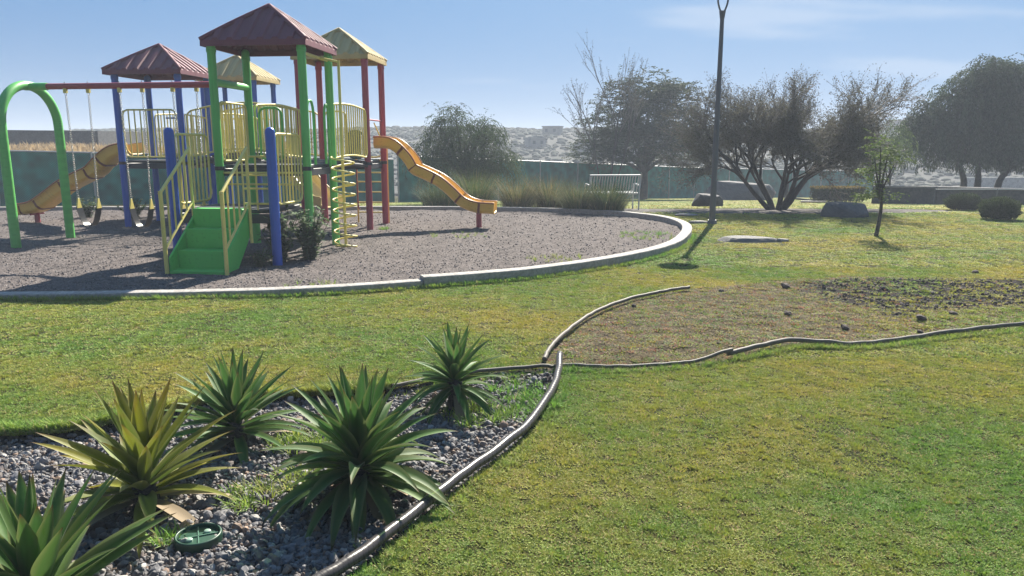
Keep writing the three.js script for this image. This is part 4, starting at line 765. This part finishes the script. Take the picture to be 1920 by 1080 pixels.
// broad-leaved weeds growing through the play surface
function weed(x, d, o) {
  const r = rng(o.seed), t = thing('leafy_weed', o.label, 'weed', x, sandY(x, d), -d, 0, 'weeds in the playground'), b = new MB(), sb = new MB();
  for (let k = 0; k < o.stems; k++) {
    const a = r() * 6.283, h = o.h * (0.5 + 0.6 * r()), lx = Math.cos(a) * o.w * r(), lz = Math.sin(a) * o.w * r(), pts = curvePts([[lx * 0.2, -0.02, lz * 0.2], [lx * 0.5, h * 0.5, lz * 0.5], [lx, h, lz]], 8); sb.tube(pts, 0.004, 4, [0.10, 0.12, 0.05]);
    for (const p of pts.slice(1)) for (let i = 0; i < 4; i++) { const u = unit(r); u.y = u.y * 0.4 + 0.15; const g = 0.6 + 0.7 * r(); leafQuad(b, p, u.normalize(), V(0, 1, 0), o.leaf * (0.6 + 0.7 * r()), o.leaf * 0.45, [0.10 * g, 0.17 * g, 0.06 * g]); }
  }
  part('stems', sb.geo(), M.leaf, t); part('leaves', b.geo(), M.leaf, t);
}
weed(-3.05, 9.75, { seed: 1, label: 'dark leafy weed under the entry platform beside the stairs', stems: 34, h: 0.6, w: 0.34, leaf: 0.10 });
weed(-2.72, 9.95, { seed: 2, label: 'leafy weed between the blue post and the green post', stems: 34, h: 0.62, w: 0.34, leaf: 0.10 });
weed(-3.2, 9.25, { seed: 5, label: 'low weed at the foot of the stair side', stems: 12, h: 0.2, w: 0.22, leaf: 0.06 });
weed(-9.1, 16.0, { seed: 3, label: 'bushy weed behind the first swing seat', stems: 18, h: 0.4, w: 0.35, leaf: 0.09 });
weed(-7.9, 15.6, { seed: 4, label: 'bushy weed behind the blue tower post', stems: 18, h: 0.38, w: 0.35, leaf: 0.09 });
// ------------------------------------------------------------------ fence, walls, street furniture
function quadPrism(a, b, y0a, y1a, y0b, y1b, th) { // upright sheet between two ground points, uv in metres
  const m = new MB(), L = Math.hypot(b.x - a.x, b.z - a.z), nx = (b.z - a.z) / L * th / 2, nz = -(b.x - a.x) / L * th / 2, id = [];
  for (const s of [-1, 1]) id.push(m.v(a.x + nx * s, y0a, a.z + nz * s, null, 0, y0a), m.v(b.x + nx * s, y0b, b.z + nz * s, null, L, y0b), m.v(b.x + nx * s, y1b, b.z + nz * s, null, L, y1b), m.v(a.x + nx * s, y1a, a.z + nz * s, null, 0, y1a));
  m.quad(0, 1, 2, 3); m.quad(5, 4, 7, 6); m.quad(3, 2, 6, 7); m.quad(0, 4, 5, 1); m.quad(0, 3, 7, 4); m.quad(1, 5, 6, 2);
  const g = m.geo().toNonIndexed(); g.computeVertexNormals(); return g;
}
function fence(path, h, label) {
  const t = thing('mesh_fence', label, 'fence', 0, 0, 0, 0, 'fence round the park');
  for (let s = 0; s < path.length - 1; s++) {
    const [ax, ad] = path[s], [bx, bd] = path[s + 1], L = Math.hypot(bx - ax, bd - ad), n = Math.round(L / 2.6);
    for (let k = 0; k < n; k++) {
      const p = (f) => { const x = lerp(ax, bx, f), d = lerp(ad, bd, f); return V(x, -drop(d), -d); }, a = p(k / n), b = p((k + 1) / n);
      part('fabric_panel', quadPrism(a, b, a.y + 0.02, a.y + h, b.y + 0.02, b.y + h, 0.012), M.fabric, t);
      bar('top_rail', V(a.x, a.y + h + 0.02, a.z), V(b.x, b.y + h + 0.02, b.z), 0.022, M.steel, t);
      bar('fence_post', V(a.x, a.y - 0.3, a.z + 0.05), V(a.x, a.y + h + 0.05, a.z + 0.05), 0.03, M.steel, t);
    }
  }
  return t;
}
fence([[-27, 13.8], [-14.2, 20.8], [-4.24, 27.07]], 1.52, 'dark green mesh covered fence behind the swings and blue tower');
fence([[-4.1, 27.2], [10.08, 41.7], [24, 50]], 1.66, 'hazy green mesh fence beyond the trees, with pale posts');
function wallRun(path, h, th, mat, capMat, name, label) {
  const t = thing(name, label, 'wall');
  for (let s = 0; s < path.length - 1; s++) {
    const [ax, ad] = path[s], [bx, bd] = path[s + 1], a = V(ax, gy(ax, ad), -ad), b = V(bx, gy(bx, bd), -bd), hA = path[s][2] ?? h, hB = path[s + 1][2] ?? h;
    part('wall_section', quadPrism(a, b, a.y - 0.4, a.y + hA, b.y - 0.4, b.y + hB, th), mat, t);
    if (capMat) part('coping', quadPrism(a, b, a.y + hA, a.y + hA + 0.05, b.y + hB, b.y + hB + 0.05, th + 0.06), capMat, t);
  }
  return t;
}
const lowWall = wallRun([[12.0, 24.9, 0.55], [13.1, 23.2, 0.52], [15.5, 22.6, 0.45], [21, 21.8, 0.45]], 0.5, 0.2, M.wallDark, M.slab, 'low_wall', 'low dark retaining wall with pale coping under the pepper trees');
{ const rt = thing('hand_railing', 'thin pale railing along the ramp by the low wall', 'railing'); const pts = [[12.9, 22.9], [14.4, 22.3], [16.0, 21.8], [18.0, 21.3]].map(([x, d]) => G(x, d)); pts.forEach((p) => bar('railing_post', V(p.x, p.y - 0.1, p.z), V(p.x, p.y + 0.5, p.z), 0.016, M.pole, rt)); for (let k = 0; k < 3; k++) bar('railing_bar', V(pts[k].x, pts[k].y + 0.48, pts[k].z), V(pts[k + 1].x, pts[k + 1].y + 0.48, pts[k + 1].z), 0.014, M.steel, rt); }
wallRun([[-36, 36, 1.22], [-19.8, 36.2, 1.04], [-19.6, 41, 1.0]], 1.3, 0.25, M.wallGrey, null, 'concrete_wall', 'long dark concrete wall on the dry bank beyond the fence');
wallRun([[36, 60, 1.5], [50, 61, 1.5], [74, 61.5, 1.5]], 1.5, 0.3, M.pale, null, 'white_wall', 'long white wall seen far under the right pepper trees');

{ // lamp post
  const x = 3.948, d = 14.718, t = thing('lamp_post', 'tall thin lamp post with a forked top on the lawn', 'lamp post', x, gy(x, d), -d);
  part('pole', new THREE.CylinderGeometry(0.038, 0.062, 3.95, 16).translate(0, 1.90, 0), M.pole, t);
  part('base_collar', new THREE.CylinderGeometry(0.085, 0.10, 0.10, 16).translate(0, 0.03, 0), M.pole, t);
  part('fork_socket', new THREE.CylinderGeometry(0.062, 0.042, 0.14, 14).translate(0, 3.93, 0), M.pole, t);
  for (const s of [-1, 1]) part('fork_arm', tubeGeo(curvePts([[s * 0.02, 3.96, 0], [s * 0.07, 4.08, 0], [s * 0.095, 4.22, 0], [s * 0.10, 4.6, 0]], 20), 0.018, 8), M.pole, t);
  const hd = part('lamp_head', new THREE.LatheGeometry([[0.0001, 4.60], [0.22, 4.60], [0.27, 4.63], [0.25, 4.70], [0.12, 4.76], [0.0001, 4.77]].map(([a, b]) => new THREE.Vector2(a, b)), 28), M.pole, t);
  part('diffuser', new THREE.CylinderGeometry(0.19, 0.17, 0.03, 28).translate(0, 4.582, 0), M.white, hd);
}
{ // bench with slats
  const x = 2.5, d = 18.6, t = thing('park_bench', 'white slatted metal bench behind the grass clumps', 'bench', x, gy(x, d), -d, 0.12), w = 1.25;
  for (let k = 0; k < 18; k++) { const px = -w / 2 + 0.04 + k * (w - 0.08) / 17; bar('back_slat', V(px, 0.40, 0.02), V(px, 0.84, 0.20), 0.012, M.white, t); bar('seat_slat', V(px, 0.40, 0.0), V(px, 0.42, -0.40), 0.012, M.white, t); }
  bar('top_rail', V(-w / 2, 0.85, 0.205), V(w / 2, 0.85, 0.205), 0.02, M.white, t); bar('seat_rail', V(-w / 2, 0.41, -0.41), V(w / 2, 0.41, -0.41), 0.02, M.white, t); bar('seat_rail', V(-w / 2, 0.40, 0.01), V(w / 2, 0.40, 0.01), 0.02, M.white, t);
  for (const s of [-1, 1]) { part('leg', tubeGeo(curvePts([[s * w / 2, -0.04, -0.40], [s * w / 2, 0.3, -0.40], [s * w / 2, 0.60, -0.36], [s * w / 2, 0.62, -0.1], [s * w / 2, 0.60, 0.08]], 20, 0.35), 0.018, 8), M.white, t); bar('leg', V(s * w / 2, -0.04, 0.12), V(s * w / 2, 0.86, 0.2), 0.018, M.white, t); }
}
function rockGeo(seed, flat = 0.8) { // boulder cut by random planes
  const r = rng(seed), g = new THREE.IcosahedronGeometry(1, 4), p = g.attributes.position, cuts = []; for (let k = 0; k < 16; k++) { const u = V(r() * 2 - 1, (r() * 2 - 1) * 0.8, r() * 2 - 1).normalize(); cuts.push([u, 0.62 + 0.28 * r()]); } cuts.push([V(0.08, 1, 0.05).normalize(), flat * 0.75]);
  for (let i = 0; i < p.count; i++) { const v = V(p.getX(i), p.getY(i), p.getZ(i)); v.multiplyScalar(1 + 0.06 * n3(v.x * 2 + seed, v.y * 2, v.z * 2)); for (const [u, c] of cuts) { const e = v.dot(u) - c; if (e > 0) v.addScaledVector(u, -e * 0.92); } v.multiplyScalar(1 + 0.02 * n3(v.x * 7 + seed, v.y * 7, v.z * 7)); p.setXYZ(i, v.x, v.y, v.z); }
  const uv = g.attributes.uv; for (let i = 0; i < p.count; i++) uv.setXY(i, p.getX(i) * 0.7 + p.getY(i) * 0.3, p.getZ(i) * 0.7 + p.getY(i)); g.computeVertexNormals(); return g;
}
function boulder(x, d, w, h, dp, seed, label, mat = M.rock, name = 'boulder', cat = 'boulder') { const g = rockGeo(seed); g.scale(w / 1.5, h / 0.75, dp / 1.5); const m = solo(name, g, mat, label, cat); m.position.set(x, gy(x, d) + h * 0.12, -d); return m; }
boulder(7.34, 16.4, 0.86, 0.32, 0.6, 3, 'dark flat topped boulder on the lawn beside the young tree');
boulder(5.5, 21.3, 0.72, 0.38, 0.6, 7, 'grey boulder just behind the foot of the lamp post');
boulder(10.1, 33.2, 2.4, 0.85, 1.4, 11, 'large hazy boulder behind the multi stemmed tree');
boulder(3.75, 12.05, 0.86, 0.07, 0.42, 15, 'flat broken grey stone slab lying in the lawn', M.slab, 'stone_slab', 'slab');
boulder(4.36, 11.95, 0.16, 0.05, 0.10, 19, 'small pale stone at the end of the flat slab', M.conc, 'pale_stone', 'stone');
boulder(3.72, 14.9, 0.34, 0.05, 0.16, 22, 'pale flat stone by the foot of the lamp post', M.conc, 'pale_stone', 'stone');
boulder(3.85, 16.5, 0.42, 0.05, 0.2, 25, 'pale flat stone in the shade behind the lamp post', M.conc, 'pale_stone', 'stone');
boulder(-0.26, 13.45, 0.12, 0.06, 0.08, 29, 'small dark stone beside the leg of the orange slide', M.rock, 'loose_stone', 'stone');
{ const t = thing('wooden_stake', 'short wooden stake with a fallen prop behind the multi stemmed tree', 'stake', 11.7, gy(11.7, 32), -32); part('stake', new THREE.CylinderGeometry(0.07, 0.08, 0.8, 10).translate(0, 0.3, 0), M.bark, t); part('prop', tubeGeo([V(0.1, 0.12, 0.05), V(0.9, 0.06, 0.6), V(1.5, 0.03, 1.0)], 0.04, 8), M.bark, t); }
{ const pts = []; for (let k = 0; k <= 30; k++) { const a = k / 30 * Math.PI * 1.5 + 0.4; const x = 10.6 + Math.cos(a) * 0.45, d = 26.2 + Math.sin(a) * 0.5; pts.push(V(x, gy(x, d) + 0.05, -d)); } solo('hose_loop', tubeGeo(pts, 0.03, 8), M.hoseGrey, 'loop of hose lying on the grass beyond the tree', 'hose'); }

// ------------------------------------------------------------------ far hills, houses, dry bank
const HS = 0.36, hillY = (x, d) => HS * hill0(x / HS, d / HS), hill0 = (x, d) => { const ridge = 13.2 + 1.2 * n3(x * 0.012, 3) + 0.6 * n3(x * 0.05, 5) - 2.0 * sstep(-150, -230, x); return -6 + (ridge + 4.6) * Math.pow(sstep(170, 350, d), 0.9) + 0.8 * n3(x * 0.03, d * 0.03, 4); };
{
  const b = new MB(), nx = 180, nd = 26;
  for (let j = 0; j <= nd; j++) for (let i = 0; i <= nx; i++) { const x = -420 + 860 * i / nx, d = 165 + 230 * j / nd, p = fbm(x * 0.04, d * 0.05, 2, 3), q = fbm(x * 0.1, d * 0.1, 9, 2); const k = clamp(0.5 + p * 1.4), s = q > 0.22 ? 1.2 : 1; b.v(x * HS, hillY(x * HS, d * HS), -d * HS, [lerp(0.022, 0.042, k) * s, lerp(0.026, 0.040, k) * s, lerp(0.02, 0.032, k) * s], x * 0.05, d * 0.05); }
  for (let j = 0; j < nd; j++) for (let i = 0; i < nx; i++) { const a = j * (nx + 1) + i; b.quad(a, a + 1, a + nx + 2, a + nx + 1); }
  solo('hills', b.geo(), M.hill, 'long hazy hillside along the skyline', null, 'structure');
  const r = rng(77), L = []; for (let k = 0; k < 14000; k++) { const x = -300 + 640 * r(), d = k < 2200 ? 335 + 14 * r() : 178 + 165 * r(), s = 0.5 + 1.0 * r() * r(), g = 0.6 + 0.7 * r(), h = s * HS; L.push([x * HS, hillY(x * HS, d * HS) + h * 0.25, -d * HS, 0, r() * 6, 0, h * 1.3, h, h * 1.2, 0.05 * g, 0.06 * g, 0.038 * g]); }
  instanced('hill_scrub', pebbleGeo(95), M.clod, L, 'dark scrub dotted over the far hillside', 'scrub');
  const D = []; for (let k = 0; k < 9000; k++) { const x = -33 + 20.5 * r(), d = 22.5 + 15 * r(); if (sstep(23.5, 31, d + 0.25 * (x + 16)) * sstep(-12.5, -17, x) < 0.08) continue; const g = 0.6 + 0.7 * r(), s = 4.5 + 4 * r(); D.push([x, gy(x, d) - 0.01, -d, 0, r() * 6.28, 0, s, s * (0.9 + 0.8 * r()), s, 0.46 * g, 0.34 * g, 0.19 * g]); }
  instanced('dry_bank_grass', tuftGeo(55, 9, 0.055, 0.005, 0.02), M.blade, D, 'tall straw coloured grass on the bank beyond the fence', 'grass');
}
function house(x, d, w, h, dp, mat, label, group, name = 'hill_house', ry = 0) {
  x *= HS; d *= HS; w *= 0.3; h *= 0.32; dp *= 0.3;
  const y = hillY(x, d), t = thing(name, label, 'house', x, y, -d, ry, group);
  part('wall', box(w, h + 1.0, dp, 0, h / 2 - 0.5, 0), mat, t); part('roof_slab', box(w + 0.2, 0.15, dp + 0.2, 0, h + 0.077, 0), mat === M.terracotta ? M.terracotta : M.slab, t);
  const n = Math.max(2, Math.round(w / 3)); for (let k = 0; k < n; k++) { const px = -w / 2 + w * (k + 0.5) / n; part('window', box(0.35, 0.4, 0.08, px, h * 0.55, dp / 2 + 0.03), M.glassDark, t); }
}
[[16, 300, 8, 3.2], [30, 285, 6, 3], [44, 320, 9, 3.4], [58, 290, 7, 3], [-12, 310, 6, 2.8], [70, 325, 8, 3.2], [24, 250, 8, 3], [36, 240, 6, 2.8], [88, 300, 7, 3], [8, 265, 7, 3]].forEach(([x, d, w, h], k) => house(x, d, w, h, 6, k % 3 ? M.pale : M.slab, 'small pale flat roofed house on the hazy hillside, ' + ['beside the bare tree', 'right of the bare tree, low down', 'near the ridge above the dark tree', 'half way up behind the lamp post', 'near the ridge left of centre', 'near the ridge behind the lamp post', 'lowest on the slope, left', 'lowest on the slope, right', 'farthest right on the slope', 'below the bare tree'][k], 'houses on the far hillside', 'hill_house', (k % 5) * 0.2 - 0.4));
[[166, 330, 7, 4.6, 'left'], [174, 332, 6, 5.6, 'middle'], [181.5, 331, 7, 4.4, 'right']].forEach(([x, d, w, h, s]) => house(x, d, w, h, 7, M.terracotta, s + ' one of three reddish houses on the skyline beside the right trees', 'reddish houses on the skyline', 'red_house'));
renderer.render(scene, camera);
